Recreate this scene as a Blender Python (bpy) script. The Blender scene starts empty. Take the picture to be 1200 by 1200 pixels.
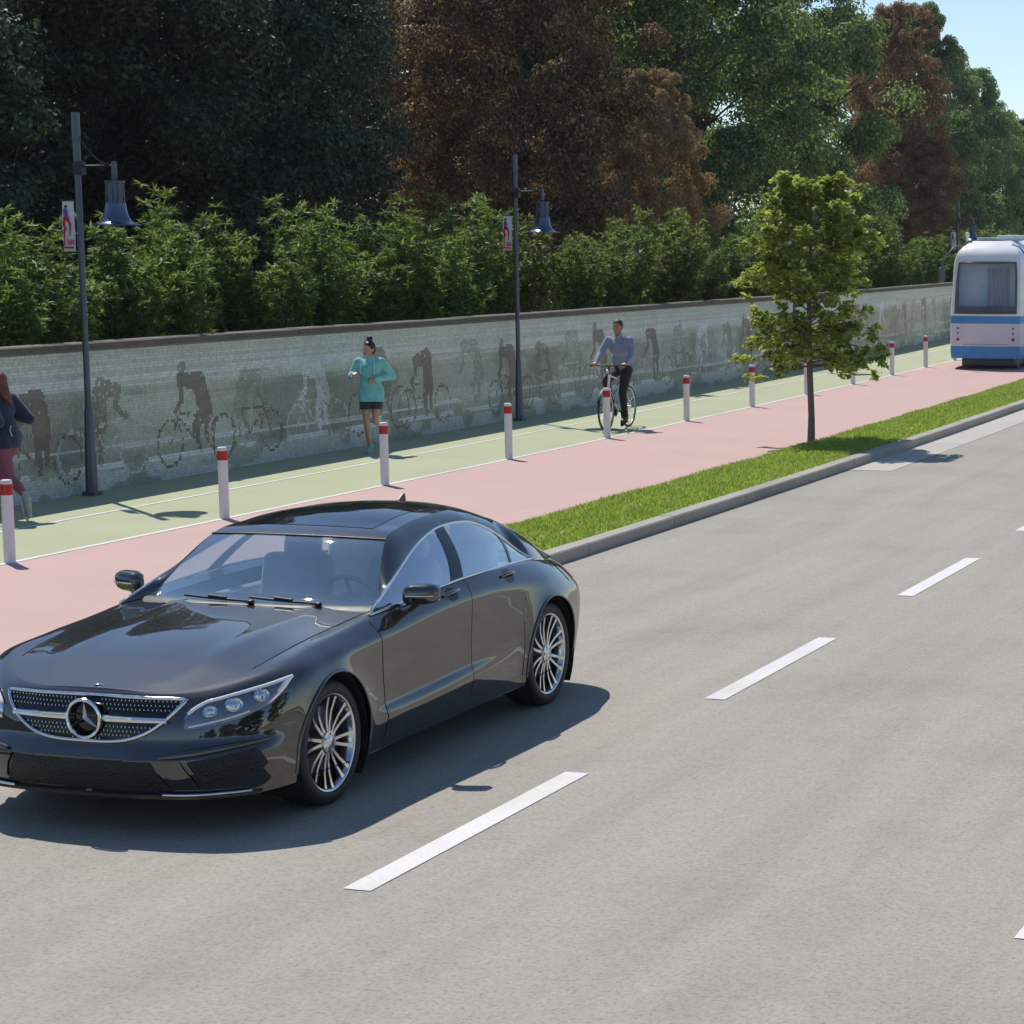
import bpy, bmesh, math, random
import numpy as np
from mathutils import Vector, Matrix, Euler
from mathutils.bvhtree import BVHTree
random.seed(7); RNG = np.random.default_rng(11)
scene = bpy.context.scene
COL = scene.collection
PI = math.pi

# ------------------------------------------------------------------ helpers
class MB:
    """collects vertices, faces and material slots for one mesh"""
    def __init__(s): s.v = []; s.f = []; s.m = []
    def add(s, vs, fs, mat=0):
        o = len(s.v); s.v += [tuple(map(float, q)) for q in vs]
        s.f += [tuple(i+o for i in f) for f in fs]; s.m += [mat]*len(fs)
    def box(s, c, d, rz=0, mat=0, M=None, taper=1.0):
        x, y, z = d[0]/2, d[1]/2, d[2]/2
        vs = [(-x,-y,-z),(x,-y,-z),(x,y,-z),(-x,y,-z),(-x*taper,-y*taper,z),(x*taper,-y*taper,z),(x*taper,y*taper,z),(-x*taper,y*taper,z)]
        R = Matrix.Rotation(rz, 3, 'Z') if M is None else M
        vs = [R @ Vector(q) + Vector(c) for q in vs]
        s.add(vs, [(0,3,2,1),(4,5,6,7),(0,1,5,4),(1,2,6,5),(2,3,7,6),(3,0,4,7)], mat)
    def rbox(s, c, d, r=.02, seg=2, M=None, mat=0):
        bm = bmesh.new(); bmesh.ops.create_cube(bm, size=1)
        for v in bm.verts: v.co = Vector((v.co.x*d[0], v.co.y*d[1], v.co.z*d[2]))
        bmesh.ops.bevel(bm, geom=bm.edges[:], offset=min(r, min(d)*.49), segments=seg, profile=.5, affect='EDGES')
        R = Matrix.Identity(3) if M is None else M
        s.add([R @ v.co + Vector(c) for v in bm.verts], [[v.index for v in f.verts] for f in bm.faces], mat); bm.free()
    def grid(s, P, mat=0, flip=False, closeu=False):
        n = len(P); m = len(P[0]); fs = []
        for i in range(n-1):
            for j in range(m if closeu else m-1):
                k = (j+1) % m
                q = (i*m+j, i*m+k, (i+1)*m+k, (i+1)*m+j)
                fs.append(q[::-1] if flip else q)
        s.add([p for row in P for p in row], fs, mat)
    def tube(s, pts, r, seg=8, mat=0, closed=False, cap=True):
        pts = [Vector(p) for p in pts]; n = len(pts)
        rs = r if isinstance(r, (list, tuple)) else [r]*n
        rows = []; prev = None
        for i in range(n):
            if closed: t = pts[(i+1) % n]-pts[i-1]
            else: t = pts[min(i+1, n-1)]-pts[max(i-1, 0)]
            if t.length < 1e-9: t = Vector((0,0,1))
            t.normalize()
            if prev is None:
                a = Vector((0,0,1)) if abs(t.z) < .9 else Vector((1,0,0))
                u = t.cross(a).normalized()
            else:
                u = prev - t*prev.dot(t)
                u = u.normalized() if u.length > 1e-6 else t.orthogonal().normalized()
            prev = u; w = t.cross(u)
            rows.append([pts[i] + (u*math.cos(2*PI*k/seg) + w*math.sin(2*PI*k/seg))*rs[i] for k in range(seg)])
        if closed: rows.append(rows[0])
        s.grid(rows, mat, closeu=True)
        if cap and not closed:
            s.add(rows[0], [tuple(range(seg))[::-1]], mat); s.add(rows[-1], [tuple(range(seg))], mat)
    def lathe(s, prof, c=(0,0,0), axis='Z', seg=24, mat=0, sx=1, sy=1):
        rows = []
        for (r, h) in prof:
            row = []
            for k in range(seg):
                a = 2*PI*k/seg; p = (r*math.cos(a)*sx, r*math.sin(a)*sy, h)
                if axis == 'X': p = (p[2], p[0], p[1])
                elif axis == 'Y': p = (p[0], p[2], p[1])
                row.append((p[0]+c[0], p[1]+c[1], p[2]+c[2]))
            rows.append(row)
        s.grid(rows, mat, closeu=True)
    def ell(s, c, d, M=None, mat=0, nu=14, nv=9):
        rows = []; R = Matrix.Identity(3) if M is None else M
        for i in range(nv+1):
            a = -PI/2+PI*i/nv; ca = max(math.cos(a), 1e-3)
            rows.append([R @ Vector((d[0]*ca*math.cos(2*PI*k/nu), d[1]*ca*math.sin(2*PI*k/nu), d[2]*math.sin(a))) + Vector(c) for k in range(nu)])
        s.grid(rows, mat, closeu=True)
    def prism(s, poly, h, fn, mat=0):
        """poly: 2D points; fn(a,b,h)->3D; extruded from 0 to h"""
        n = len(poly)
        vs = [fn(a, b, 0) for a, b in poly] + [fn(a, b, h) for a, b in poly]
        s.add(vs, [tuple(range(n))[::-1], tuple(range(n, 2*n))] + [(i, (i+1) % n, n+(i+1) % n, n+i) for i in range(n)], mat)
    def cap(s, p0, r0, p1, r1, seg=12, mat=0):
        """rounded tapered limb segment"""
        p0 = Vector(p0); p1 = Vector(p1); d = (p1-p0); L = d.length
        if L < 1e-6: s.ell(p0, (r0,)*3); return
        d /= L; pts = []; rs = []
        for a in (-85, -60, -30, 0): pts.append(p0 + d*r0*math.sin(math.radians(a))); rs.append(r0*math.cos(math.radians(a)))
        for a in (0, 30, 60, 85): pts.append(p1 + d*r1*math.sin(math.radians(a))); rs.append(r1*math.cos(math.radians(a)))
        s.tube(pts, rs, seg, mat)
    def mesh(s, name, mats, smooth=True, merge=0, fixn=False):
        me = bpy.data.meshes.new(name)
        me.from_pydata(s.v, [], s.f)
        for m in mats: me.materials.append(m)
        if len(mats) > 1: me.polygons.foreach_set('material_index', s.m)
        if merge or fixn:
            bm = bmesh.new(); bm.from_mesh(me)
            if merge: bmesh.ops.remove_doubles(bm, verts=bm.verts[:], dist=merge)
            if fixn: bmesh.ops.recalc_face_normals(bm, faces=bm.faces[:])
            bm.to_mesh(me); bm.free()
        if smooth:
            me.polygons.foreach_set('use_smooth', [True]*len(me.polygons))
            if smooth is not True: me.set_sharp_from_angle(angle=math.radians(smooth))
        me.update(); return me
    def build(s, name, mats, parent=None, smooth=40, merge=0, fixn=False, loc=None):
        if not isinstance(mats, (list, tuple)): mats = [mats]
        o = bpy.data.objects.new(name, s.mesh(name, mats, smooth, merge, fixn)); COL.objects.link(o)
        if parent is not None: o.parent = parent
        if loc is not None: o.location = loc
        return o

def tag(o, label=None, cat=None, group=None, kind=None):
    if label: o['label'] = label
    if cat: o['category'] = cat
    if group: o['group'] = group
    if kind: o['kind'] = kind
    return o
def thing(name, label, cat, loc=(0,0,0), rz=0, group=None):
    o = bpy.data.objects.new(name, None); COL.objects.link(o)
    o.empty_display_size = .2; o.location = loc; o.rotation_euler = (0,0,rz)
    return tag(o, label, cat, group)
def copy_thing(o, loc, rz, label=None, scale=None):
    def rec(a, par):
        c = a.copy(); COL.objects.link(c)
        if par is not None: c.parent = par
        for ch in list(a.children): rec(ch, c)
        return c
    c = rec(o, None); c.location = loc; c.rotation_euler = (0,0,rz)
    if scale is not None: c.scale = scale
    if label: c['label'] = label
    return c
def remesh(mb, voxel, smooth=2):
    """fuses overlapping rounded limbs into one continuous surface"""
    me = mb.mesh('tmp', [], False)
    o = bpy.data.objects.new('tmp', me); COL.objects.link(o)
    m = o.modifiers.new('r', 'REMESH'); m.mode = 'VOXEL'; m.voxel_size = voxel
    if smooth:
        k = o.modifiers.new('s', 'SMOOTH'); k.iterations = smooth; k.factor = .5
    dg = bpy.context.evaluated_depsgraph_get()
    me2 = bpy.data.meshes.new_from_object(o.evaluated_get(dg))
    bpy.data.objects.remove(o); bpy.data.meshes.remove(me)
    me2.polygons.foreach_set('use_smooth', [True]*len(me2.polygons))
    return me2
def link_mesh(name, me, mat, parent=None):
    me.materials.clear(); me.materials.append(mat); me.name = name
    o = bpy.data.objects.new(name, me); COL.objects.link(o)
    if parent is not None: o.parent = parent
    return o

# ------------------------------------------------------------------ materials
class NT:
    def __init__(s, name):
        s.mat = bpy.data.materials.new(name); s.mat.use_nodes = True
        s.t = s.mat.node_tree; s.t.nodes.clear()
        s.out = s.n('ShaderNodeOutputMaterial')
    def n(s, typ, **kw):
        x = s.t.nodes.new(typ)
        for k, v in kw.items():
            if k in x.inputs: x.inputs[k].default_value = v
            else: setattr(x, k, v)
        return x
    def l(s, a, b): s.t.links.new(a, b)
    def bsdf(s, **kw):
        b = s.n('ShaderNodeBsdfPrincipled')
        for k, v in kw.items():
            k = k.replace('_', ' ')
            b.inputs[k].default_value = (*v, 1) if isinstance(v, tuple) and len(v) == 3 else v
        s.l(b.outputs[0], s.out.inputs[0]); return b
    def noise(s, scale, detail=4, rough=.55, vec=None):
        x = s.n('ShaderNodeTexNoise'); x.inputs['Scale'].default_value = scale; x.inputs['Detail'].default_value = detail; x.inputs['Roughness'].default_value = rough
        if vec is not None: s.l(vec, x.inputs['Vector'])
        return x
    def ramp(s, fac, stops):
        r = s.n('ShaderNodeValToRGB'); e = r.color_ramp.elements
        while len(e) > 1: e.remove(e[0])
        for i, (p, c) in enumerate(stops):
            k = e[0] if i == 0 else e.new(p)
            k.position = p; k.color = (*c, 1) if len(c) == 3 else c
        s.l(fac, r.inputs[0]); return r
    def mix(s, fac, a, b, mode='MIX'):
        x = s.n('ShaderNodeMix', data_type='RGBA', blend_type=mode)
        for inp, val in ((x.inputs[0], fac), (x.inputs[6], a), (x.inputs[7], b)):
            if hasattr(val, 'is_output'): s.l(val, inp)
            else: inp.default_value = (*val, 1) if isinstance(val, tuple) and len(val) == 3 else val
        return x.outputs[2]
    def math(s, op, a, b=0.0, clamp=False):
        x = s.n('ShaderNodeMath', operation=op, use_clamp=clamp)
        for inp, val in ((x.inputs[0], a), (x.inputs[1], b)):
            if hasattr(val, 'is_output'): s.l(val, inp)
            else: inp.default_value = val
        return x.outputs[0]
    def bump(s, h, strength, dist, b):
        x = s.n('ShaderNodeBump'); x.inputs['Strength'].default_value = strength; x.inputs['Distance'].default_value = dist
        s.l(h, x.inputs['Height']); s.l(x.outputs[0], b.inputs['Normal'])
    def pos(s): return s.n('ShaderNodeNewGeometry').outputs['Position']
    def obj(s): return s.n('ShaderNodeTexCoord').outputs['Object']
def sc(c, k): return tuple(min(1, q*k) for q in c)
def plain(name, col, rough=.5, metal=0.0, vary=.12, scale=9, **kw):
    t = NT(name); b = t.bsdf(Roughness=rough, Metallic=metal, **kw)
    if vary:
        n = t.noise(scale, 5, .6, t.obj())
        r = t.ramp(n.outputs[0], [(.3, sc(col, 1-vary)), (.7, sc(col, 1+vary))])
        t.l(r.outputs[0], b.inputs['Base Color'])
        rr = t.ramp(n.outputs[0], [(.3, (max(rough-.06, .02),)*3), (.7, (min(rough+.08, 1),)*3)]); t.l(rr.outputs[0], b.inputs['Roughness'])
    else: b.inputs['Base Color'].default_value = (*col, 1)
    return t.mat
def leafmat(name, cols, transl=.25, rough=.55, spec=.3, tcol=None):
    """each leaf takes its own tone out of the list"""
    t = NT(name); b = t.bsdf(Roughness=rough); b.inputs['Specular IOR Level'].default_value = spec
    g = t.n('ShaderNodeNewGeometry'); oi = t.n('ShaderNodeObjectInfo')
    k = len(cols)
    r = t.ramp(g.outputs['Random Per Island'], [(i/max(k-1, 1), c) for i, c in enumerate(cols)])
    hsv = t.n('ShaderNodeHueSaturation'); t.l(r.outputs[0], hsv.inputs['Color'])
    v = t.math('MULTIPLY_ADD', oi.outputs['Random'], .34); v.node.inputs[2].default_value = .83; t.l(v, hsv.inputs['Value'])
    h = t.math('MULTIPLY_ADD', oi.outputs['Random'], .024); h.node.inputs[2].default_value = .488; t.l(h, hsv.inputs['Hue'])
    t.l(hsv.outputs[0], b.inputs['Base Color'])
    tr = t.n('ShaderNodeBsdfTranslucent'); t.l(t.mix(1.0, hsv.outputs[0], tcol or (1.0, 1.0, .55), 'MULTIPLY'), tr.inputs[0])
    m = t.n('ShaderNodeMixShader'); m.inputs[0].default_value = transl
    t.l(b.outputs[0], m.inputs[1]); t.l(tr.outputs[0], m.inputs[2]); t.l(m.outputs[0], t.out.inputs[0])
    return t.mat
def glassmat(name, tint=(.75,.82,.85), base=.06, rough=.01, mult=1.25, coat=(1,1,1)):
    """thin window pane: clear with a mirror coat that grows at glancing angles"""
    t = NT(name); tr = t.n('ShaderNodeBsdfTransparent'); tr.inputs[0].default_value = (*tint, 1)
    gl = t.n('ShaderNodeBsdfGlossy'); gl.inputs[0].default_value = (*coat,1); gl.inputs['Roughness'].default_value = rough
    f = t.n('ShaderNodeFresnel'); f.inputs[0].default_value = 1.52
    fac = t.math('MULTIPLY_ADD', f.outputs[0], mult); fac.node.inputs[2].default_value = base; fac.node.use_clamp = True
    m = t.n('ShaderNodeMixShader'); t.l(fac, m.inputs[0]); t.l(tr.outputs[0], m.inputs[1]); t.l(gl.outputs[0], m.inputs[2]); t.l(m.outputs[0], t.out.inputs[0])
    return t.mat

# ------------------------------------------------------------------ the road as a gentle left-hand bend
TH0, KAP = .3095, -.0012
def road(s, o, z=0.0):
    t = TH0+KAP*s
    x = (-math.cos(t)+math.cos(TH0))/KAP; y = (math.sin(t)-math.sin(TH0))/KAP
    return Vector((x+o*math.cos(t), y-o*math.sin(t), z))
def heading(s): return TH0+KAP*s          # rotation z = -heading turns local +y along the road
S_ALL = [x*1.0 for x in range(-30, 61)] + [60+2.0*x for x in range(1, 121)]
def strip(name, o0, o1, z, mat, kind='structure', s0=-30, s1=300, n=1, zfun=None):
    ss = [s for s in S_ALL if s0 <= s <= s1]
    P = []; UV = []
    for s in ss:
        row = []
        for k in range(n+1):
            o = o0+(o1-o0)*k/n
            row.append(road(s, o, z if zfun is None else zfun(s, o))); UV.append((o, s))
        P.append(row)
    mb = MB(); mb.grid(P, flip=(o1 < o0))
    me = mb.mesh(name, [mat], True)
    uv = me.uv_layers.new(name='road')
    idx = np.empty(len(me.loops), int); me.loops.foreach_get('vertex_index', idx)
    uv.data.foreach_set('uv', np.array(UV)[idx].ravel())
    o = bpy.data.objects.new(name, me); COL.objects.link(o)
    if kind: o['kind'] = kind
    return o

# ------------------------------------------------------------------ camera, sky and sun
cam = bpy.data.cameras.new('camera'); camo = bpy.data.objects.new('camera', cam); COL.objects.link(camo)
camo.location = (0, 0, 2.9839); camo.rotation_euler = (PI/2-.1347, 0, 0)
cam.sensor_width = 36; cam.lens = 2694.63/1200*36
cam.shift_x = (600-1000)/1200; cam.shift_y = (656.77-600)/1200
cam.clip_start = .1; cam.clip_end = 6000
scene.camera = camo
SUN = Vector((-.36, .56, 1.0)).normalized()
elev = math.asin(SUN.z); azim = math.atan2(SUN.x, SUN.y)
w = bpy.data.worlds.new('World'); scene.world = w; w.use_nodes = True
wt = w.node_tree; bg = wt.nodes['Background']
sky = wt.nodes.new('ShaderNodeTexSky'); sky.sky_type = 'NISHITA'; sky.sun_disc = False
sky.sun_elevation = elev; sky.sun_rotation = azim
sky.air_density = 1.0; sky.dust_density = .05; sky.ozone_density = 3.2; sky.altitude = 200
wt.links.new(sky.outputs[0], bg.inputs[0]); bg.inputs[1].default_value = .125
sl = bpy.data.lights.new('sun', 'SUN'); sl.energy = 4.5; sl.angle = math.radians(.5); sl.color = (1.0, .955, .89)
so_ = bpy.data.objects.new('sun', sl); COL.objects.link(so_)
so_.rotation_euler = (-SUN).to_track_quat('-Z', 'Y').to_euler(); so_.location = (-20, 30, 40)
scene.view_settings.view_transform = 'Standard'; scene.view_settings.look = 'None'
scene.view_settings.exposure = 0; scene.view_settings.gamma = 1
scene.render.engine = 'CYCLES'
scene.render.resolution_x = 1024; scene.render.resolution_y = 1024
scene.cycles.volume_bounces = 1; scene.cycles.max_bounces = 8; scene.cycles.transparent_max_bounces = 12

# ------------------------------------------------------------------ ground and paving
def asphalt():
    t = NT('asphalt'); b = t.bsdf(Roughness=.86); b.inputs['Specular IOR Level'].default_value = .3
    uv = t.n('ShaderNodeUVMap', uv_map='road').outputs[0]
    mp = t.n('ShaderNodeMapping'); t.l(uv, mp.inputs[0]); mp.inputs['Scale'].default_value = (2.4, .16, 1)
    streak = t.noise(1.0, 5, .6, mp.outputs[0])
    big = t.noise(.55, 6, .62, uv); mid = t.noise(11.0, 6, .75, uv)
    fine = t.noise(38, 4, .8, uv); vor = t.n('ShaderNodeTexVoronoi'); vor.inputs['Scale'].default_value = 62; t.l(uv, vor.inputs['Vector'])
    base = t.ramp(streak.outputs[0], [(.25, (.335,.307,.264)), (.5, (.380,.349,.299)), (.75, (.415,.382,.329))]).outputs[0]
    c = t.mix(.32, base, t.ramp(big.outputs[0], [(.3, (.62,.61,.58)), (.5, (1,1,1)), (.72, (1.0,.98,.92))]).outputs[0], 'MULTIPLY')
    c = t.mix(.45, c, t.ramp(mid.outputs[0], [(.3, (.72,.72,.72)), (.6, (1,1,1))]).outputs[0], 'MULTIPLY')
    c = t.mix(.8, c, t.ramp(fine.outputs[0], [(.32, (.52,.52,.51)), (.5, (.95,.95,.94)), (.7, (1.0,1.0,1.0))]).outputs[0], 'MULTIPLY')
    spk = t.ramp(vor.outputs['Distance'], [(.0, (1,1,1)), (.16, (0,0,0))]).outputs[0]
    c = t.mix(t.math('MULTIPLY', spk, .35), c, (.55,.54,.5))
    # darker oil track down the middle of each lane, rough edge
    t.l(c, b.inputs['Base Color'])
    h = t.math('ADD', t.math('MULTIPLY', fine.outputs[0], .7), t.math('MULTIPLY', vor.outputs['Distance'], .6))
    t.bump(h, .55, .006, b)
    return t.mat
def paving(name, col, stain=.12, grain=90, rough=.8):
    t = NT(name); b = t.bsdf(Roughness=rough); b.inputs['Specular IOR Level'].default_value = .25
    p = t.pos(); big = t.noise(.7, 5, .6, p); fine = t.noise(grain, 3, .7, p)
    c = t.ramp(big.outputs[0], [(.25, sc(col, 1-stain)), (.5, col), (.75, sc(col, 1+stain*.5))]).outputs[0]
    c = t.mix(.35, c, t.ramp(fine.outputs[0], [(.3, (.7,.7,.7)), (.6, (1,1,1))]).outputs[0], 'MULTIPLY')
    t.l(c, b.inputs['Base Color']); t.bump(fine.outputs[0], .35, .004, b)
    return t.mat
M = {}
M['asphalt'] = asphalt()
M['paint'] = paving('road_paint', (.70,.675,.645), .22, 40, .6)
M['pink'] = paving('pink_surface', (.545,.372,.330), .06)
M['green'] = paving('green_surface', (.412,.428,.268), .07)
M['concrete'] = paving('kerb_concrete', (.38,.345,.30), .2, 45)
M['gutter'] = paving('gutter_concrete', (.47,.435,.385), .15, 60)
M['sand'] = paving('sandy_ground', (.50,.44,.36), .25, 20, .9)
M['earth'] = paving('earth', (.16,.14,.09), .3, 20, .95)
M['soil'] = paving('verge_soil', (.19,.26,.05), .3, 20, .95)

mb = MB(); mb.grid([[(-1200,-500,-.12),(1200,-500,-.12)],[(-1200,1900,-.12),(1200,1900,-.12)]], flip=False)
tag(mb.build('ground', M['earth'], smooth=False), kind='structure')
strip('road', -9.05, 9.2, 0.0, M['asphalt'])
strip('gutter', -9.05, -8.42, .004, M['gutter'], s0=30)
strip('tram_lane', -14.11, -10.6, 0.0, M['pink'])
strip('cycle_path', -17.3, -14.11, 0.0, M['green'])
strip('far_pavement', 9.2, 40, .1, M['sand'])
strip('upper_ground', -17.42, -95, 1.0, M['sand'], n=6)
def haze():
    mb = MB(); mb.box((0, 700, 9.3), (2440, 2440, 21.0)); o = mb.build('haze', plain('haze_air', (1,1,1), vary=0), smooth=False)
    t = NT('haze_air'); v = t.n('ShaderNodeVolumePrincipled'); v.inputs['Color'].default_value = (.86,.93,1.0,1); v.inputs['Density'].default_value = .00014; v.inputs['Anisotropy'].default_value = .1
    t.l(v.outputs[0], t.out.inputs['Volume']); o.data.materials[0] = t.mat; tag(o, kind='stuff')
haze()
# raised markings: dashes on the road, two narrow lines along the cycle path
def marking(name, s0, s1, o0, o1, z=.004, kind='structure'):
    n = max(1, int((s1-s0)/1.0)); mb = MB()
    mb.grid([[road(s0+(s1-s0)*i/n, o0, z), road(s0+(s1-s0)*i/n, o1, z)] for i in range(n+1)])
    return tag(mb.build(name, M['paint'], smooth=False), kind=kind)
for j in range(-2, 22): marking('lane_dash', 9.338+4.8514*j, 9.338+4.8514*j+2.565, -5.436, -5.289)
for j in range(-2, 22): marking('lane_dash', 9.50+4.8514*j, 9.50+4.8514*j+2.565, -2.24, -2.093)
marking('edge_line', -28, 250, -14.19, -14.11)
marking('path_line', -28, 250, -15.80, -15.74)

# kerb: stones about two metres long, each its own piece of one kerb
def kerb():
    mb = MB(); s = -20.0
    prof = [(-9.055,-.1),(-9.045,.105),(-9.058,.12),(-9.225,.12),(-9.235,.10),(-9.235,-.1)]
    while s < 230:
        L = 2.4 if s < 90 else 8; a = s+.006; b = s+L-.006; dz = random.uniform(-.002,.002); do = random.uniform(-.004,.004)
        rows = [[road(q, o+do, z+dz) for o, z in prof] for q in ((a, b) if L < 3 else (a, (a+b)/2, b))]
        mb.grid(rows); k = len(prof)
        mb.add(rows[0], [tuple(range(k))]); mb.add(rows[-1], [tuple(range(k))[::-1]])
        s += L
    return tag(mb.build('kerb', M['concrete'], smooth=False), 'long grey concrete kerb between the grass verge and the road', 'kerb')
kerb()
# verge: soil bank plus blades
def verge_z(s, o):
    u = (o+9.235)/(-10.72+9.235)
    return .10*(1-max(0, (u-.72)/.28)**2) - .02 if u > 0 else .09
strip('verge', -9.235, -10.74, 0, M['soil'], n=8, zfun=verge_z, s1=230)
def grass():
    N = 190000
    s = 12+ (RNG.random(N)**1.7)*110; o = -9.25-RNG.random(N)*1.5
    keep = (o > -10.72+.05*np.sin(s*3.1)+.05*np.sin(s*7.7+1)) ; s = s[keep]; o = o[keep]; N = len(s)
    t = TH0+KAP*s
    x = (-np.cos(t)+np.cos(TH0))/KAP + o*np.cos(t); y = (np.sin(t)-np.sin(TH0))/KAP - o*np.sin(t)
    u = (o+9.235)/(-1.485); z = .10*(1-np.clip((u-.72)/.28, 0, None)**2)-.025
    h = RNG.uniform(.03, .075, N)*(1+.25*np.sin(s*1.7)*np.sin(o*5)); wd = RNG.uniform(.006, .013, N)*(1+s/60)
    a = RNG.uniform(0, 2*PI, N); ln = RNG.uniform(.02, .085, N); b = RNG.uniform(0, 2*PI, N)
    V = np.empty((N, 3, 3))
    V[:,0] = np.stack([x-wd*np.cos(a), y-wd*np.sin(a), z], 1)
    V[:,1] = np.stack([x+wd*np.cos(a), y+wd*np.sin(a), z], 1)
    V[:,2] = np.stack([x+ln*np.cos(b), y+ln*np.sin(b), z+h], 1)
    me = bpy.data.meshes.new('grass'); me.vertices.add(3*N); me.vertices.foreach_set('co', V.ravel())
    me.loops.add(3*N); me.loops.foreach_set('vertex_index', np.arange(3*N, dtype=np.int32))
    me.polygons.add(N); me.polygons.foreach_set('loop_start', np.arange(0, 3*N, 3, dtype=np.int32))
    me.update(calc_edges=True); me.materials.append(leafmat('grass_blades', [(.24,.33,.05),(.33,.43,.075),(.42,.50,.12),(.50,.53,.19)], .45))
    ob = bpy.data.objects.new('grass', me); COL.objects.link(ob)
    tag(ob, 'bright short grass on the verge between tram lane and kerb', 'grass', kind='stuff')
grass()
# ------------------------------------------------------------------ mosaic wall
WO = -17.21; WH = 1.76
M['coping'] = plain('coping_stone', (.105,.085,.075), .75, vary=.3, scale=3)
M['core'] = plain('wall_core', (.30,.29,.26), .9, vary=.2, scale=2)
def tile_mat():
    t = NT('mosaic_tiles'); b = t.bsdf(Roughness=.32); b.inputs['Specular IOR Level'].default_value = .45
    at = t.n('ShaderNodeAttribute', attribute_name='tile')
    uv = t.n('ShaderNodeUVMap', uv_map='tile_uv').outputs[0]
    sep = t.n('ShaderNodeSeparateXYZ'); t.l(uv, sep.inputs[0])
    def line(a):
        f = t.math('FRACT', a); d = t.math('ABSOLUTE', t.math('SUBTRACT', f, .5)); return t.math('GREATER_THAN', d, .435)
    g = t.math('MAXIMUM', line(sep.outputs[0]), line(sep.outputs[1]))
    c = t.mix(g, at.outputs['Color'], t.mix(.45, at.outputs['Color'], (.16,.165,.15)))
    n = t.noise(1.1, 4, .6, t.pos()); c = t.mix(.5, c, t.ramp(n.outputs[0], [(.3, (.78,.78,.78)), (.62, (1,1,1))]).outputs[0], 'MULTIPLY')
    t.l(c, b.inputs['Base Color'])
    r = t.mix(g, (.3,.3,.3), (.9,.9,.9)); t.l(r, b.inputs['Roughness'])
    inv = t.math('SUBTRACT', 1.0, g); t.bump(inv, .5, .003, b)
    return t.mat
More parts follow.
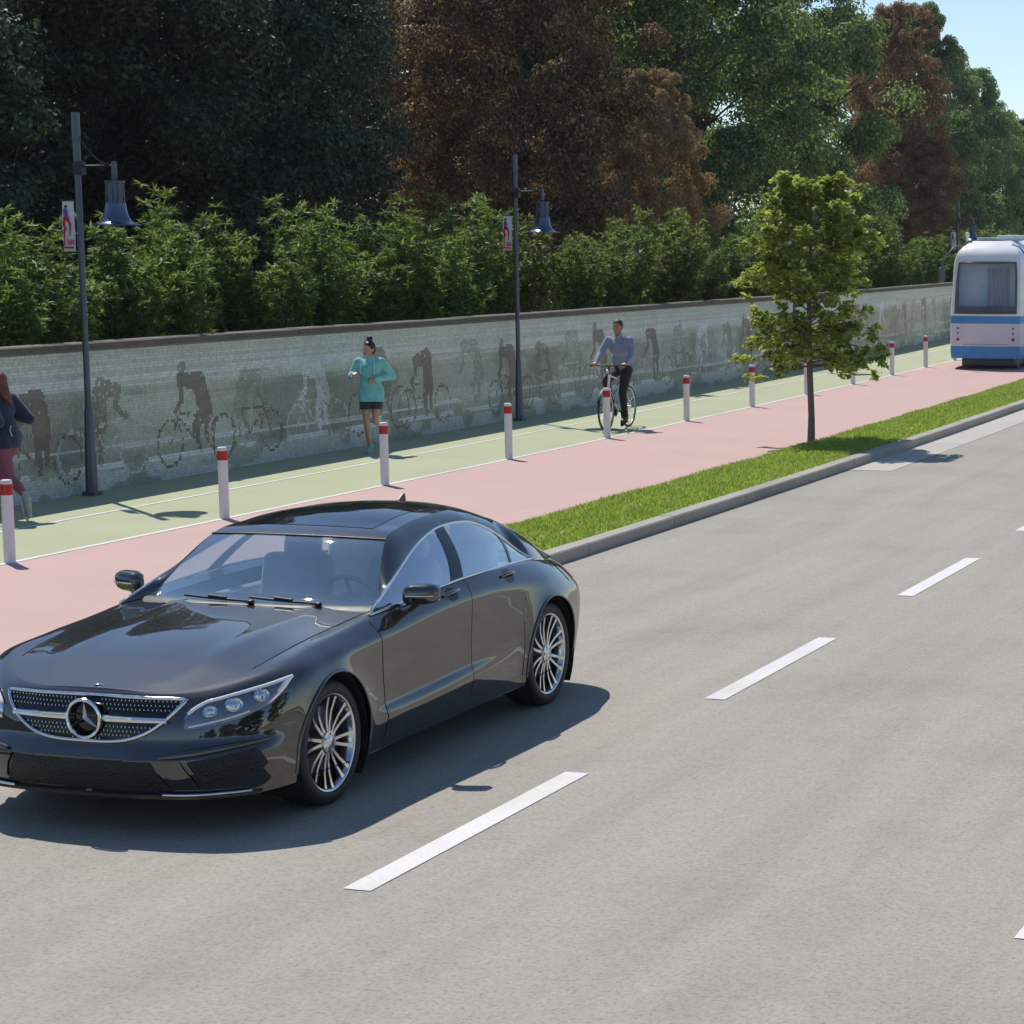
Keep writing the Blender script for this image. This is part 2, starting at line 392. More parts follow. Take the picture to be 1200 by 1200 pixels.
def mural():
    T = .037; s0, s1 = 14.0, 128.0
    ns = int((s1-s0)/T); nz = int(WH/T)
    sc_ = s0+(np.arange(ns)+.5)*T; zc_ = (np.arange(nz)+.5)*T
    S, Z = np.meshgrid(sc_, zc_)                       # [nz, ns]
    rng = np.random.default_rng(5)
    def smooth_noise(fs, fz, seed):
        r = np.random.default_rng(seed); a = r.random((int(WH*fz)+3, int((s1-s0)*fs)+3))
        x = (S-s0)*fs; y = Z*fz; i = x.astype(int); j = y.astype(int); u = x-i; v = y-j
        u = u*u*(3-2*u); v = v*v*(3-2*v)
        return (a[j,i]*(1-u)+a[j,i+1]*u)*(1-v)+(a[j+1,i]*(1-u)+a[j+1,i+1]*u)*v
    C = np.empty(S.shape+(3,))
    pale = np.array((.48,.53,.475)); olive = np.array((.275,.305,.25)); blue = np.array((.58,.64,.66)); dark = np.array((.13,.125,.095)); brown = np.array((.105,.084,.067)); grey = np.array((.40,.46,.41))
    n1 = smooth_noise(.8, 2.2, 1); n2 = smooth_noise(2.5, 6, 2); n3 = smooth_noise(.35, 5, 3); n4 = smooth_noise(.5, 1.2, 4)
    up = np.clip((Z-1.18+.10*(n1-.5))/.10, 0, 1)[...,None]
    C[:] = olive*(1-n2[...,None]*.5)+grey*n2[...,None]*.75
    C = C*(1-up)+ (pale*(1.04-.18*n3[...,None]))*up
    # darker mural patches and washed areas behind the riders
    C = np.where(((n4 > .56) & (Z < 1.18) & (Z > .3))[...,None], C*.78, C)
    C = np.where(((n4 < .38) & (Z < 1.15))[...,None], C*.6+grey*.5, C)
    # road edge and streaks of the painted road
    for z0, th, sl, k in ((1.36,.045,.004,.8),(1.52,.03,-.003,.5),(1.27,.02,.006,.5),(1.62,.02,0,.35)):
        mk = np.abs(Z-(z0+sl*((S % 17)-8)))<th*(.6+.8*n3); C = np.where(mk[...,None], C*(1-k)+blue*k, C)
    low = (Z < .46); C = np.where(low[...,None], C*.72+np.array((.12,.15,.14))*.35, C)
    seg = (n4 > .3)
    mk = (np.abs(Z-.50-.05*np.sin(S*.35)) < .028) & seg; C = np.where(mk[...,None], blue*.95, C)
    mk = (Z < .20+.1*n1) & (n2 > .42); C = np.where(mk[...,None], C*.4+blue*.55, C)
    mk = (np.abs(Z-.30) < .03) & (n2 > .55); C = np.where(mk[...,None], blue, C)
    def capsule(cx, a, b, r0, r1):
        px = S-cx-a[0]; pz = Z-a[1]; dx = b[0]-a[0]; dz = b[1]-a[1]; L = dx*dx+dz*dz+1e-9
        h = np.clip((px*dx+pz*dz)/L, 0, 1); return np.hypot(px-h*dx, pz-h*dz) < r0+(r1-r0)*h
    def ring(cx, c, R, wd): return np.abs(np.hypot(S-cx-c[0], Z-c[1])-R) < wd
    k = 0; cx = 15.2
    while cx < s1-1:
        kind = [0, 2, 0, 1, 2, 0, 1, 0, 2, 3, 1][k % 11]; f = rng.uniform(1.04, 1.2); lean = rng.uniform(-.05, .05)
        fl = -1 if rng.random() < .3 else 1; ja, jb, jc = rng.uniform(-.05, .07), rng.uniform(-.06, .06), rng.uniform(-.08, .05)
        q = lambda x, z: (fl*(x*1.2+lean*z)*f, z*f*.90+.05)
        body = capsule(cx, q(-.22+ja,1.22+jb), q(.10,1.20), .085, .145) | capsule(cx, q(.12,1.18), q(.20+jb,.80), .15, .185)
        body |= capsule(cx, q(-.22+ja,1.20+jb), q(-.19+ja,.97), .062, .05) | capsule(cx, q(-.19+ja,.97), q(-.32,.82), .048, .045)
        body |= capsule(cx, q(.16,.80), q(.06+ja,.58), .11, .08) | capsule(cx, q(.06+ja,.58), q(.12,.30), .075, .05) | capsule(cx, q(.22,.8), q(.26+jc,.42), .085, .05)
        head = capsule(cx, q(-.20+ja,1.34+jb), q(-.17+ja,1.38+jb), .08, .085)
        bike = ring(cx, q(-.42,.42), .27*f, .024) | ring(cx, q(.56,.42), .27*f, .024) | capsule(cx, q(-.42,.42), q(-.25,.82), .02, .02) | capsule(cx, q(-.25,.78), q(.2,.75), .02, .02) | capsule(cx, q(.05,.42), q(.2,.75), .02, .02) | capsule(cx, q(-.28,.75), q(.05,.42), .02, .02)
        if kind == 0: col, al = brown*rng.uniform(.65, 1.05)+olive*.06, .985
        elif kind == 1: col, al = dark*rng.uniform(.9, 1.3), .88
        elif kind == 2: col, al = olive*.55, .85
        else: col, al = blue*1.08, .92
        drop = np.random.default_rng(100+k).random(S.shape) < al*np.clip(.55+Z*.75, 0, 1)
        m1 = body & drop; am = {0:.86,1:.74,2:.52,3:.8}[kind]; C = np.where(m1[...,None], C*(1-am)+am*col*(.85+.3*n2[...,None]), C)
        if k % 3 == 1: C = np.where((head & drop)[...,None], C*.3+.7*col*1.1, C)
        C = np.where((bike & (np.random.default_rng(300+k).random(S.shape) < .7))[...,None], (blue*.8 if k % 3 == 0 or kind == 3 else dark*1.1), C)
        cx += rng.uniform(1.15, 2.0); k += 1
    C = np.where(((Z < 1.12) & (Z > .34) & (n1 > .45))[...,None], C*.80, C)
    C *= rng.uniform(.84, 1.12, S.shape)[...,None]
    C = np.clip(C*np.array((1.13,1.13,1.11)), .02, .88)
    # mesh: quads on the curved front
    se = s0+np.arange(ns+1)*T; ze = np.arange(nz+1)*T
    t = TH0+KAP*se
    X = (-np.cos(t)+np.cos(TH0))/KAP + WO*np.cos(t); Y = (np.sin(t)-np.sin(TH0))/KAP - WO*np.sin(t)
    V = np.empty((nz+1, ns+1, 3)); V[...,0] = X; V[...,1] = Y; V[...,2] = ze[:,None]
    idx = np.arange((nz+1)*(ns+1)).reshape(nz+1, ns+1)
    F = np.stack([idx[:-1,1:], idx[:-1,:-1], idx[1:,:-1], idx[1:,1:]], -1)[...,::-1].reshape(-1, 4)
    me = bpy.data.meshes.new('mosaic'); n = len(F)
    me.vertices.add(len(V.reshape(-1,3))); me.vertices.foreach_set('co', V.ravel())
    me.loops.add(4*n); me.loops.foreach_set('vertex_index', F.ravel().astype(np.int32))
    me.polygons.add(n); me.polygons.foreach_set('loop_start', np.arange(0, 4*n, 4, dtype=np.int32))
    me.update(calc_edges=True)
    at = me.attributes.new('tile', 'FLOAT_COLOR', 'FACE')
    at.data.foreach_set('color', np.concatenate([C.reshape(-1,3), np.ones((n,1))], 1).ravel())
    uv = me.uv_layers.new(name='tile_uv')
    ii = np.stack(np.meshgrid(np.arange(ns+1), np.arange(nz+1)), -1).reshape(-1, 2).astype(float)
    uv.data.foreach_set('uv', ii[F.ravel()].ravel())
    me.materials.append(tile_mat())
    return me
wall = thing('mosaic_wall', 'long low wall faced with a tiled mural of cyclists, dark stone coping on top', 'wall', road(40, WO))
def under(o, par):
    o.parent = par; o.matrix_parent_inverse = Matrix.Translation(par.location).inverted(); return o
def wall_body():
    mb = MB(); rows = []
    for s in S_ALL:
        if -12 <= s <= 260: rows.append([road(s, WO-.012, -.1), road(s, WO-.012, WH), road(s, WO-.24, WH), road(s, WO-.24, -.1)])
    mb.grid(rows); under(mb.build('wall_core', M['core'], smooth=False), wall)
    mb = MB(); s = -12
    while s < 260:
        L = 1.9 if s < 130 else 10; a, b = s+.004, s+L-.004; dz = random.uniform(-.004, .004)
        pr = [(WO+.035, WH+.002), (WO+.04, WH+.075), (WO+.02, WH+.088), (WO-.27, WH+.088), (WO-.28, WH+.002)]
        rows = [[road(q, o, z+dz) for o, z in pr+pr[:1]] for q in (a, (a+b)/2, b)]
        mb.grid(rows); mb.add(rows[0][:5], [tuple(range(5))]); mb.add(rows[-1][:5], [tuple(range(5))[::-1]])
        s += L
    under(mb.build('coping', M['coping'], smooth=False), wall)
    o = bpy.data.objects.new('mosaic', mural()); COL.objects.link(o); under(o, wall)
wall_body()

# ------------------------------------------------------------------ bollards
M['bwhite'] = plain('bollard_white', (.70,.67,.69), .42, vary=.06, scale=14)
M['bred'] = plain('bollard_red', (.42,.012,.012), .38, vary=.1, scale=14)
def make_bollard():
    t = thing('bollard', 'b', 'bollard', group='white bollards with red bands along the cycle path')
    mb = MB(); R = .055
    mb.lathe([(R+.012,0),(R+.012,.006),(R+.001,.012),(R,.02),(R,.655)], seg=28)
    mb.build('post', M['bwhite'], t)
    mb = MB(); mb.lathe([(R,.655),(R+.003,.657),(R+.003,.758),(R,.760)], seg=28); mb.build('red_band', M['bred'], t)
    mb = MB(); mb.lathe([(R,.760),(R,.788),(R-.006,.798),(R-.02,.802),(.001,.803)], seg=28); mb.build('cap', M['bwhite'], t)
    return t
bl = ['white bollard with a red band at the left edge, beside the jogger in navy', 'red-banded white bollard just behind the roof of the black car',
 'red-banded bollard in front of the legs of the runner in turquoise', 'red-banded bollard right in front of the foot of the middle lamp post',
 'red-banded bollard in front of the front wheel of the bicycle', 'red-banded bollard next to the right of the cyclist, nothing behind it but path',
 'red-banded bollard under the left edge of the young street tree crown', 'red-banded bollard seen directly beside the trunk of the young street tree',
 'red-banded bollard mostly hidden behind the right lower branches of the young tree', 'first red-banded bollard standing clear to the right of the young tree',
 'red-banded bollard between the young tree and the tram, second before the tram', 'farthest red-banded bollard, right beside the corner of the tram']
b0 = make_bollard()
for i in range(12):
    s = 18.664+3.8701*i; P = road(s, -14.15)
    if i == 0: b0.location = P; b0.rotation_euler = (0,0,-heading(s)); b0['label'] = bl[0]
    else: copy_thing(b0, P, -heading(s)+i, bl[i])

# ------------------------------------------------------------------ lamp posts
M['lamp'] = plain('lamp_steel', (.085,.105,.135), .38, .55, vary=.15, scale=6)
M['lampdark'] = plain('lamp_dark_steel', (.03,.034,.04), .5, .5, vary=.15, scale=6)
M['bell'] = plain('lamp_bell_enamel', (.10,.135,.20), .22, .6, vary=.1, scale=10)
M['lens'] = plain('lamp_lens', (.75,.76,.75), .2, vary=.03)
M['banner'] = plain('banner_cloth', (.62,.64,.66), .8, vary=.05, scale=20)
M['bred2'] = plain('banner_red', (.55,.02,.07), .8, vary=.08); M['bpur'] = plain('banner_purple', (.16,.07,.33), .8, vary=.08); M['bblk'] = plain('banner_black', (.02,.018,.02), .8, vary=0)
def make_lamp():
    # local +x points from the wall to the road
    t = thing('street_lamp', 'l', 'street lamp', group='street lamps along the mural wall')
    mb = MB()
    mb.tube([(0,0,.9),(0,0,4.02)], .038, 12); mb.tube([(0,0,3.98),(0,0,4.30)], [.044,.044], 12)
    mb.tube([(0,0,4.28),(0,0,4.60)], [.052,.050], 12); mb.lathe([(.052,4.28),(.040,4.25)], seg=12)
    mb.build('pole', M['lamp'], t)
    mb = MB(); mb.box((.0,0,.02), (.17,.17,.04), mat=0)
    mb.lathe([(.074,.04),(.071,.3),(.050,1.02),(.044,1.05),(.040,1.06)], seg=8)
    for a in (PI/4, 3*PI/4, 5*PI/4, 7*PI/4): mb.lathe([(.010,.04),(.010,.058),(.001,.059)], c=(.13*math.cos(a)*.75, .13*math.sin(a)*.75+.0, 0), seg=6)
    mb.build('base', M['lamp'], t)
    mb = MB()
    mb.box((.03,0,3.94), (.11,.10,.16)); mb.tube([(.02,0,3.965),(.50,0,3.965)], .014, 8)
    mb.tube([(.04+.40*u, 0, 4.33-.345*math.sin(u*PI/2)**.8) for u in [k/10 for k in range(11)]], .008, 6)
    for x in (.32,.36): mb.tube([(x,0,3.93),(x,0,4.01)], .007, 6)
    mb.build('arm', M['lampdark'], t)
    mb = MB()
    C = (.50,0,0)
    mb.lathe([(.001,4.02),(.03,4.02),(.034,4.0),(.034,3.79),(.03,3.78)], C, seg=14)
    mb.lathe([(.001,3.79),(.118,3.79),(.124,3.78),(.118,3.765),(.098,3.76),(.098,3.60),(.10,3.595)], C, seg=22)
    for k in range(8):
        a = k*PI/4+.2; mb.tube([(.5+.108*math.cos(a),.108*math.sin(a),3.77),(.5+.112*math.cos(a),.112*math.sin(a),3.50)], .009, 5)
    mb.lathe([(.085,3.60),(.085,3.50)], C, seg=16)
    lant = mb.build('lantern', M['lamp'], t)
    mb = MB()
    mb.lathe([(.07,3.535),(.118,3.53),(.124,3.50),(.132,3.44),(.150,3.37),(.185,3.315),(.235,3.285),(.292,3.272),(.296,3.266),(.290,3.262),(.23,3.272),(.17,3.30),(.12,3.38),(.07,3.42),(.001,3.43)], C, seg=36)
    mb.build('bell_shade', M['bell'], t)
    mb = MB(); mb.lathe([(.15,3.315),(.10,3.285),(.001,3.278)], C, seg=18); mb.build('lens', M['lens'], t)
    # banner on the wall side of the pole, facing along the road
    bn = MB(); rows = []
    for i in range(9):
        z = 2.95+.60*i/8
        rows.append([(-.075-.165*j/4, .012*math.sin(i*.7+j*.5)*(.3+j*.1), z) for j in range(5)])
    bn.grid(rows); bn.grid([[(p[0], p[1]+.003, p[2]) for p in r] for r in rows], flip=True)
    br = MB()
    for z in (2.945, 3.558): br = MB(); br.tube([(-.0,0,z),(-.255,0,z)], .009, 6); br.build('banner_rod', M['lampdark'], t)
    def flat(name, mat, pieces):
        for side in (-1, 1):
            g = bn
            for (a, b, r0, r1) in pieces:
                d = Vector((b[0]-a[0], 0, b[1]-a[1])); L = d.length or 1e-6; nn = Vector((-d.z, 0, d.x))/L
                pts = []
                for ctr, r, a0 in ((Vector((b[0],0,b[1])), r1, 0), (Vector((a[0],0,a[1])), r0, PI)):
                    for q in range(7):
                        an = -PI/2+PI*q/6+a0; pts.append(ctr + d/L*math.cos(an)*r + nn*math.sin(an)*r)
                g.prism([(p.x, p.z) for p in pts], .0025, lambda x, z, h: (x*1.0, side*(.0155+h) , z), mat=mat)
    flat('figure_head', 1, [((-.183,3.487),(-.178,3.49),.017,.017)])
    flat('figure_top', 2, [((-.192,3.445),(-.188,3.38),.024,.022), ((-.17,3.44),(-.155,3.36),.008,.008)])
    flat('figure_trousers', 3, [((-.19,3.35),(-.16,3.34),.024,.022), ((-.16,3.335),(-.128,3.28),.02,.015), ((-.128,3.28),(-.14,3.14),.014,.008), ((-.20,3.35),(-.215,3.28),.018,.017), ((-.215,3.28),(-.195,3.22),.017,.015), ((-.195,3.22),(-.222,3.18),.016,.012), ((-.212,3.19),(-.214,3.03),.010,.008)])
    flat('lettering', 3, [((-.165,3.10),(-.165,3.045),.007,.007), ((-.165,3.045),(-.145,3.045),.007,.007), ((-.11,3.09),(-.135,3.075),.007,.007), ((-.135,3.075),(-.115,3.055),.007,.007), ((-.115,3.055),(-.135,3.04),.007,.007), ((-.085,3.085),(-.098,3.06),.007,.007), ((-.098,3.06),(-.085,3.042),.007,.007), ((-.225,3.0),(-.095,2.998),.012,.012)])
    bn.build('banner', [M['banner'], M['bblk'], M['bpur'], M['bred2']], t, smooth=False)
    return t
l0 = make_lamp()
lamps = [(24.28, 'tall street lamp with bell shade and banner behind the jogger in navy'), (37.35, 'street lamp with bell shade in the middle, between the runner and the cyclist'),
         (55.2, 'street lamp hidden behind the crown of the young street tree, only its foot showing'), (77.6, 'farthest street lamp, bell and banner showing above the tram roof')]
for i, (s, lb) in enumerate(lamps):
    P = road(s, -17.02, 0)
    if i == 0: l0.location = P; l0.rotation_euler = (0,0,-heading(s)); l0['label'] = lb
    else: copy_thing(l0, P, -heading(s), lb)

# ------------------------------------------------------------------ plants
def leaf_mesh(name, P, N, size, aspect, mat, up=None, fold=.18, pts=6):
    """P: leaf centres [n,3]; N: leaf normals; pointed leaves, two faces folded along the midrib"""
    n = len(P)
    r = RNG.normal(size=(n,3)); T = np.cross(N, r); T /= np.linalg.norm(T, axis=1, keepdims=True)+1e-9
    if up is not None: T = up/(np.linalg.norm(up, axis=1, keepdims=True)+1e-9)
    B = np.cross(N, T); B /= np.linalg.norm(B, axis=1, keepdims=True)+1e-9
    L = (size*RNG.uniform(.65, 1.35, n))[:,None]; W = L*aspect
    V = np.empty((n, 4, 3)); Nf = N*L*fold
    V[:,0] = P-T*L*.5; V[:,1] = P+B*W*.5+Nf-T*L*.05; V[:,2] = P+T*L*.5; V[:,3] = P-B*W*.5+Nf-T*L*.05
    me = bpy.data.meshes.new(name)
    me.vertices.add(4*n); me.vertices.foreach_set('co', V.ravel())
    base = (np.arange(n)*4)[:,None]
    F = np.concatenate([base+np.array([[0,1,2]]), base+np.array([[0,2,3]])], 1).reshape(-1)
    me.loops.add(6*n); me.loops.foreach_set('vertex_index', F.astype(np.int32))
    me.polygons.add(2*n); me.polygons.foreach_set('loop_start', np.arange(0, 6*n, 3, dtype=np.int32))
    me.update(calc_edges=True); me.materials.append(mat); return me
def unit(v): return v/(np.linalg.norm(v, axis=1, keepdims=True)+1e-9)
def crown_points(H, z0, R, npuff, nleaf, rng, profile, inner=.25, puff=(.11,.2), sq=.62):
    """leaf centres and normals: leaves on the skin of many puffs packed inside an uneven crown"""
    Ps, Ns = [], []
    bump = rng.uniform(.78, 1.12, 9); ph = rng.uniform(0, 2*PI, 3)
    for k in range(npuff):
        u = rng.random()**.85; z = z0+(H-z0)*u
        a = rng.uniform(0, 2*PI)
        lob = 1+.13*math.sin(2*a+ph[0]+3*u)+.10*math.sin(3*a+ph[1]-5*u)+.08*math.sin(9*u+ph[2])
        rr = R*profile(u)*lob*(rng.random()**.30 if rng.random() > inner else rng.random())
        pr = R*rng.uniform(*puff)*(1.0 if u < .85 else .7)
        c = np.array((rr*math.cos(a), rr*math.sin(a), z))
        m = int(nleaf*rng.uniform(.6, 1.4))
        d = unit(rng.normal(size=(m,3))); d[:,2] = d[:,2]*.9+.15; d = unit(d)
        q = rng.random(m)**.55
        Ps.append(c+d*np.array((pr, pr, pr*sq))*q[:,None]); Ns.append(unit(d*.9+rng.normal(size=(m,3))*.45+np.array((0,0,.45))))
    return np.concatenate(Ps), np.concatenate(Ns)
M['bark'] = plain('bark', (.085,.065,.05), .9, vary=.4, scale=5)
M['barkgrey'] = plain('young_bark', (.16,.135,.11), .85, vary=.3, scale=8)
def trunk_mb(H, z0, R, r0, nlimb, rng, lean=.05):
    mb = MB(); pts = []; 
    for i in range(8):
        u = i/7; pts.append((lean*H*u*math.sin(u*3), lean*H*.6*u*math.cos(u*4)*u, H*.86*u))
    rs = [r0*(1.35 if i == 0 else 1)*(1-.8*i/7) for i in range(8)]
    mb.tube(pts, rs, 9)
    for k in range(nlimb):
        u = rng.uniform(max(.12, z0/H*.8), .7); i = u*7; j = int(i)
        b = Vector(pts[j]).lerp(Vector(pts[j+1]), i-j); a = rng.uniform(0, 2*PI); L = R*rng.uniform(.5, .85)
        e = b+Vector((math.cos(a)*L, math.sin(a)*L, L*rng.uniform(.3, .8)))
        m = (b+e)/2+Vector((0,0,-.08*L)); rr = r0*(1-.7*u)*.45
        mb.tube([b, m, e], [rr, rr*.7, rr*.25], 6)
        for q in range(2):
            a2 = a+rng.uniform(-.9, .9); e2 = m+Vector((math.cos(a2), math.sin(a2), rng.uniform(.2, .9)))*L*.45
            mb.tube([m, e2], [rr*.45, rr*.12], 5)
    return mb
def make_tree(name, H, z0, R, npuff, nleaf, leaf, aspect, mat, seed, profile, r0=.28, nlimb=14, bark='bark', puff=(.11,.2), inner=.25, lean=.03):
    rng = np.random.default_rng(seed)
    t = thing(name, 't', 'tree')
    trunk_mb(H, z0, R, r0, nlimb, rng, lean).build('trunk', M[bark], t, smooth=60)
    P, N = crown_points(H, z0, R, npuff, nleaf, rng, profile, inner, puff)
    o = bpy.data.objects.new('crown', leaf_mesh('crown', P, N, leaf, aspect, mat)); COL.objects.link(o); o.parent = t
    return t
dome = lambda u: math.sin(PI*min(1, max(.0, .13+u*.80)))**.62
cone = lambda u: (1-u)**.6*(.35+1.3*min(u, .3)/.3*.5)+.08
tall = lambda u: math.sin(PI*(.2+.76*u))**.5
M['leaf_dark'] = leafmat('leaf_dark', [(.022,.036,.028),(.034,.054,.037),(.050,.078,.046),(.11,.14,.075)], .22)
M['leaf_copper'] = leafmat('leaf_copper', [(.085,.064,.046),(.13,.092,.058),(.20,.138,.075),(.44,.32,.15)], .36, tcol=(1.0,.86,.6))  # last tone is a golden highlight, painting sunlit edges into the leaf colour
M['leaf_orange'] = leafmat('leaf_orange', [(.245,.175,.10),(.33,.24,.135),(.46,.35,.20),(.28,.20,.115)], .5, tcol=(1.0,.86,.6))
M['leaf_green'] = leafmat('leaf_green', [(.07,.14,.075),(.12,.215,.095),(.23,.33,.13),(.50,.56,.25)], .5)  # lightest tone paints the highlights of sunlit clumps into the leaves
M['leaf_pale'] = leafmat('leaf_pale', [(.12,.22,.14),(.19,.30,.17),(.27,.37,.21),(.40,.48,.28)], .48)
M['leaf_young'] = leafmat('leaf_young', [(.14,.22,.04),(.26,.36,.075),(.42,.52,.14),(.58,.64,.24)], .55)
M['leaf_bush'] = leafmat('leaf_bush', [(.075,.125,.036),(.12,.19,.048),(.19,.27,.07),(.33,.40,.14)], .42)
proto = {
 'dark': make_tree('broadleaf_tree', 10.5, .3, 4.4, 250, 520, .13, .62, M['leaf_dark'], 1, dome, .22, puff=(.13,.24), inner=.35, nlimb=5),
 'dark2': make_tree('broadleaf_tree', 11, .3, 4.8, 260, 520, .13, .62, M['leaf_dark'], 2, dome, .23, puff=(.13,.24), inner=.35, nlimb=5),
 'copper': make_tree('copper_beech', 11, .5, 4.3, 280, 560, .11, .66, M['leaf_copper'], 3, dome, .24, puff=(.12,.22), inner=.25, nlimb=8),
 'green': make_tree('broadleaf_tree', 14, .8, 5.4, 150, 520, .20, .6, M['leaf_green'], 4, dome, .30, puff=(.15,.28), inner=.2, nlimb=10),
 'orange': make_tree('copper_beech', 14, .6, 4.6, 300, 340, .16, .66, M['leaf_orange'], 5, tall, .26, puff=(.11,.23), inner=.3, nlimb=8),
 'pale': make_tree('willow', 15, .6, 4.6, 170, 460, .26, .34, M['leaf_pale'], 6, tall, .26, puff=(.14,.26), inner=.2, nlimb=8),
}
used = set()
def plant_tree(kind, s, o, H, label, rz, wide=1.0):
    p = proto[kind]; base = {'dark':10.5,'dark2':11,'copper':11,'green':14,'orange':14,'pale':15}[kind]; k = H/base
    P = road(s, o, .98)
    if kind not in used: used.add(kind); t = p; t.location = P; t.rotation_euler = (0,0,rz); t['label'] = label
    else: t = copy_thing(p, P, rz, label)
    t.scale = (k*wide, k*wide, k)
    t['group'] = 'park trees behind the mural wall'
    return t
trees = [
 ('dark', 27.5, -24.8, 8.8, 'dark green tree at the left edge of the picture, behind the jogger in navy', .3, 1.05),
 ('dark2', 35.5, -25.4, 9.6, 'near-black green tree rising straight behind the left street lamp', 1.9, 1.0),
 ('dark', 40.5, -25.0, 9.6, 'near-black tree between the left street lamp and the runner in turquoise', 4.1, .95),
 ('dark2', 46.5, -27.5, 10.4, 'dark tree left of the brown trees, above the runner in turquoise', 2.6, .78),
 ('copper', 56.8, -25.0, 11.5, 'big dark copper tree rising behind the middle street lamp', .6, .82),
 ('orange', 64.2, -23.6, 7.0, 'low rusty brown tree with sunlit right edge, beside the big copper tree', 2.2, .72),
 ('green', 77.5, -27.0, 12.8, 'mid green tree between the low rusty tree and the young street tree', 1.0, .92),
 ('green', 90.5, -25.5, 13.0, 'leafy green tree directly above the young street tree with light leaf clumps', 3.3, .80),
 ('orange', 112.0, -25.0, 13.5, 'tall orange-brown tree right of the green trees, left of the pale tree', .2, .62),
 ('orange', 110.0, -23.6, 7.2, 'small reddish brown tree low in front of the tall orange tree', 2.8, .95),
 ('pale', 120.5, -25.0, 14.2, 'pale green tree on the skyline right beside the orange tree', 1.5, .72),
 ('pale', 125.5, -23.2, 11.4, 'second pale green tree on the skyline, right above the tram cab', 3.9, .85),
 ('green', 133.0, -22.8, 9.6, 'greyish green far tree at the right edge of the treeline', 5.0, 1.0),
 ('pale', 142.0, -22.6, 9.6, 'small tree farthest off at the end of the treeline', 1.1, 1.1),
 ('dark2', 39.0, -35.0, 11, 'dark tree in the second row behind the left street lamp', 2.5, 1.15),
 ('dark', 49.0, -35.0, 11.5, 'dark tree in the second row, left of the copper tree', .9, 1.0),
 ('copper', 66.0, -35.0, 13.0, 'brown tree in the second row, between the two rusty trees', 1.7, 1.1),
 ('dark2', 75.0, -34.5, 12.5, 'dark tree in the second row, behind the left half of the big copper tree', 5.5, 1.1),
 ('dark', 88.0, -33.5, 12.5, 'dark tree in the second row, behind the right half of the low rusty tree', 2.9, 1.15),
 ('dark2', 80.0, -37.0, 14, 'dark tree in the second row, filling the gap right of the copper trees', 3.0, 1.15),
 ('green', 104.0, -33.0, 14.0, 'tall green tree in the back row above the orange tree', 5.2, .8),
 ('green', 140.0, -31.0, 15.5, 'green tree in the back row left of the skyline trees', .4, .8),
 ('dark2', 168.0, -23.0, 10.8, 'brownish grey tree far back near the right edge', 2.0, 1.1),
]
for a in trees: plant_tree(*a)
# trees of the opposite roadside, seen mirrored in the paint of the car
for i, (s, kind, H) in enumerate(((-32,'dark',6.5),(-24,'green',7),(-16,'dark2',6.5),(-8,'copper',6.5),(0,'dark',7),(8,'green',7.5))):
    t = plant_tree(kind, s, 19+2*(i % 2), H, 'roadside tree across the road, mirrored in the paint of the black car', i*1.3, 1.3); t.location.z = .08; t['group'] = 'trees across the road'

# hedge row of feathery bushes
def make_bush(seed, mat):
    rng = np.random.default_rng(seed); t = thing('bush', 'b', 'bush', group='feathery bushes in a row behind the mural wall')
    mb = MB(); Ps, Ns, Us = [], [], []
    nst = 26
    for k in range(nst):
        a = rng.uniform(0, 2*PI); r = .30*math.sqrt(rng.random()); H = rng.uniform(1.5, 2.75)*(1-.25*(r/.3)**2)
        b = Vector((r*math.cos(a), r*math.sin(a), 0)); e = Vector((b.x*3.0+rng.normal()*.16, b.y*3.0+rng.normal()*.16, H))
        pts = [b, b.lerp(e, .5)+Vector((0,0,.16)), e]
        mb.tube(pts, [.012,.009,.004], 5)
        nw = int(H*15)
        for q in range(nw):
            u = .26+.74*(q+rng.random())/nw; u = min(u, 1)
            c = Vector(pts[0]).lerp(Vector(pts[1]), u*2) if u < .5 else Vector(pts[1]).lerp(Vector(pts[2]), u*2-1)
            wr = rng.uniform(.10, .34)*(1.15-.6*u); aa = rng.uniform(0, 2*PI)
            tip = c+Vector((wr*math.cos(aa), wr*math.sin(aa), rng.uniform(-.02, .14)))
            m = rng.integers(11, 19)
            d = unit(np.stack([rng.normal(size=m)*.9+math.cos(aa)*.5, rng.normal(size=m)*.9+math.sin(aa)*.5, rng.normal(size=m)*.45+.12], 1))
            Ps.append(np.array(tip)+d*.065); Us.append(d); nn = unit(rng.normal(size=(m,3))*.35+np.array((0,0,1.0))); Ns.append(unit(nn-d*(nn*d).sum(1, keepdims=True)))
    mb.build('stems', M['bark'], t, smooth=60)
    o = bpy.data.objects.new('foliage', leaf_mesh('foliage', np.concatenate(Ps), np.concatenate(Ns), .135, .26, mat, up=np.concatenate(Us), fold=.04)); COL.objects.link(o); o.parent = t
    return t
bprot = [make_bush(20+i, M['leaf_bush']) for i in range(4)]
ORD = ['first','second','third','fourth','fifth','sixth','seventh','eighth','ninth','tenth','eleventh','twelfth','thirteenth','fourteenth','fifteenth','sixteenth']
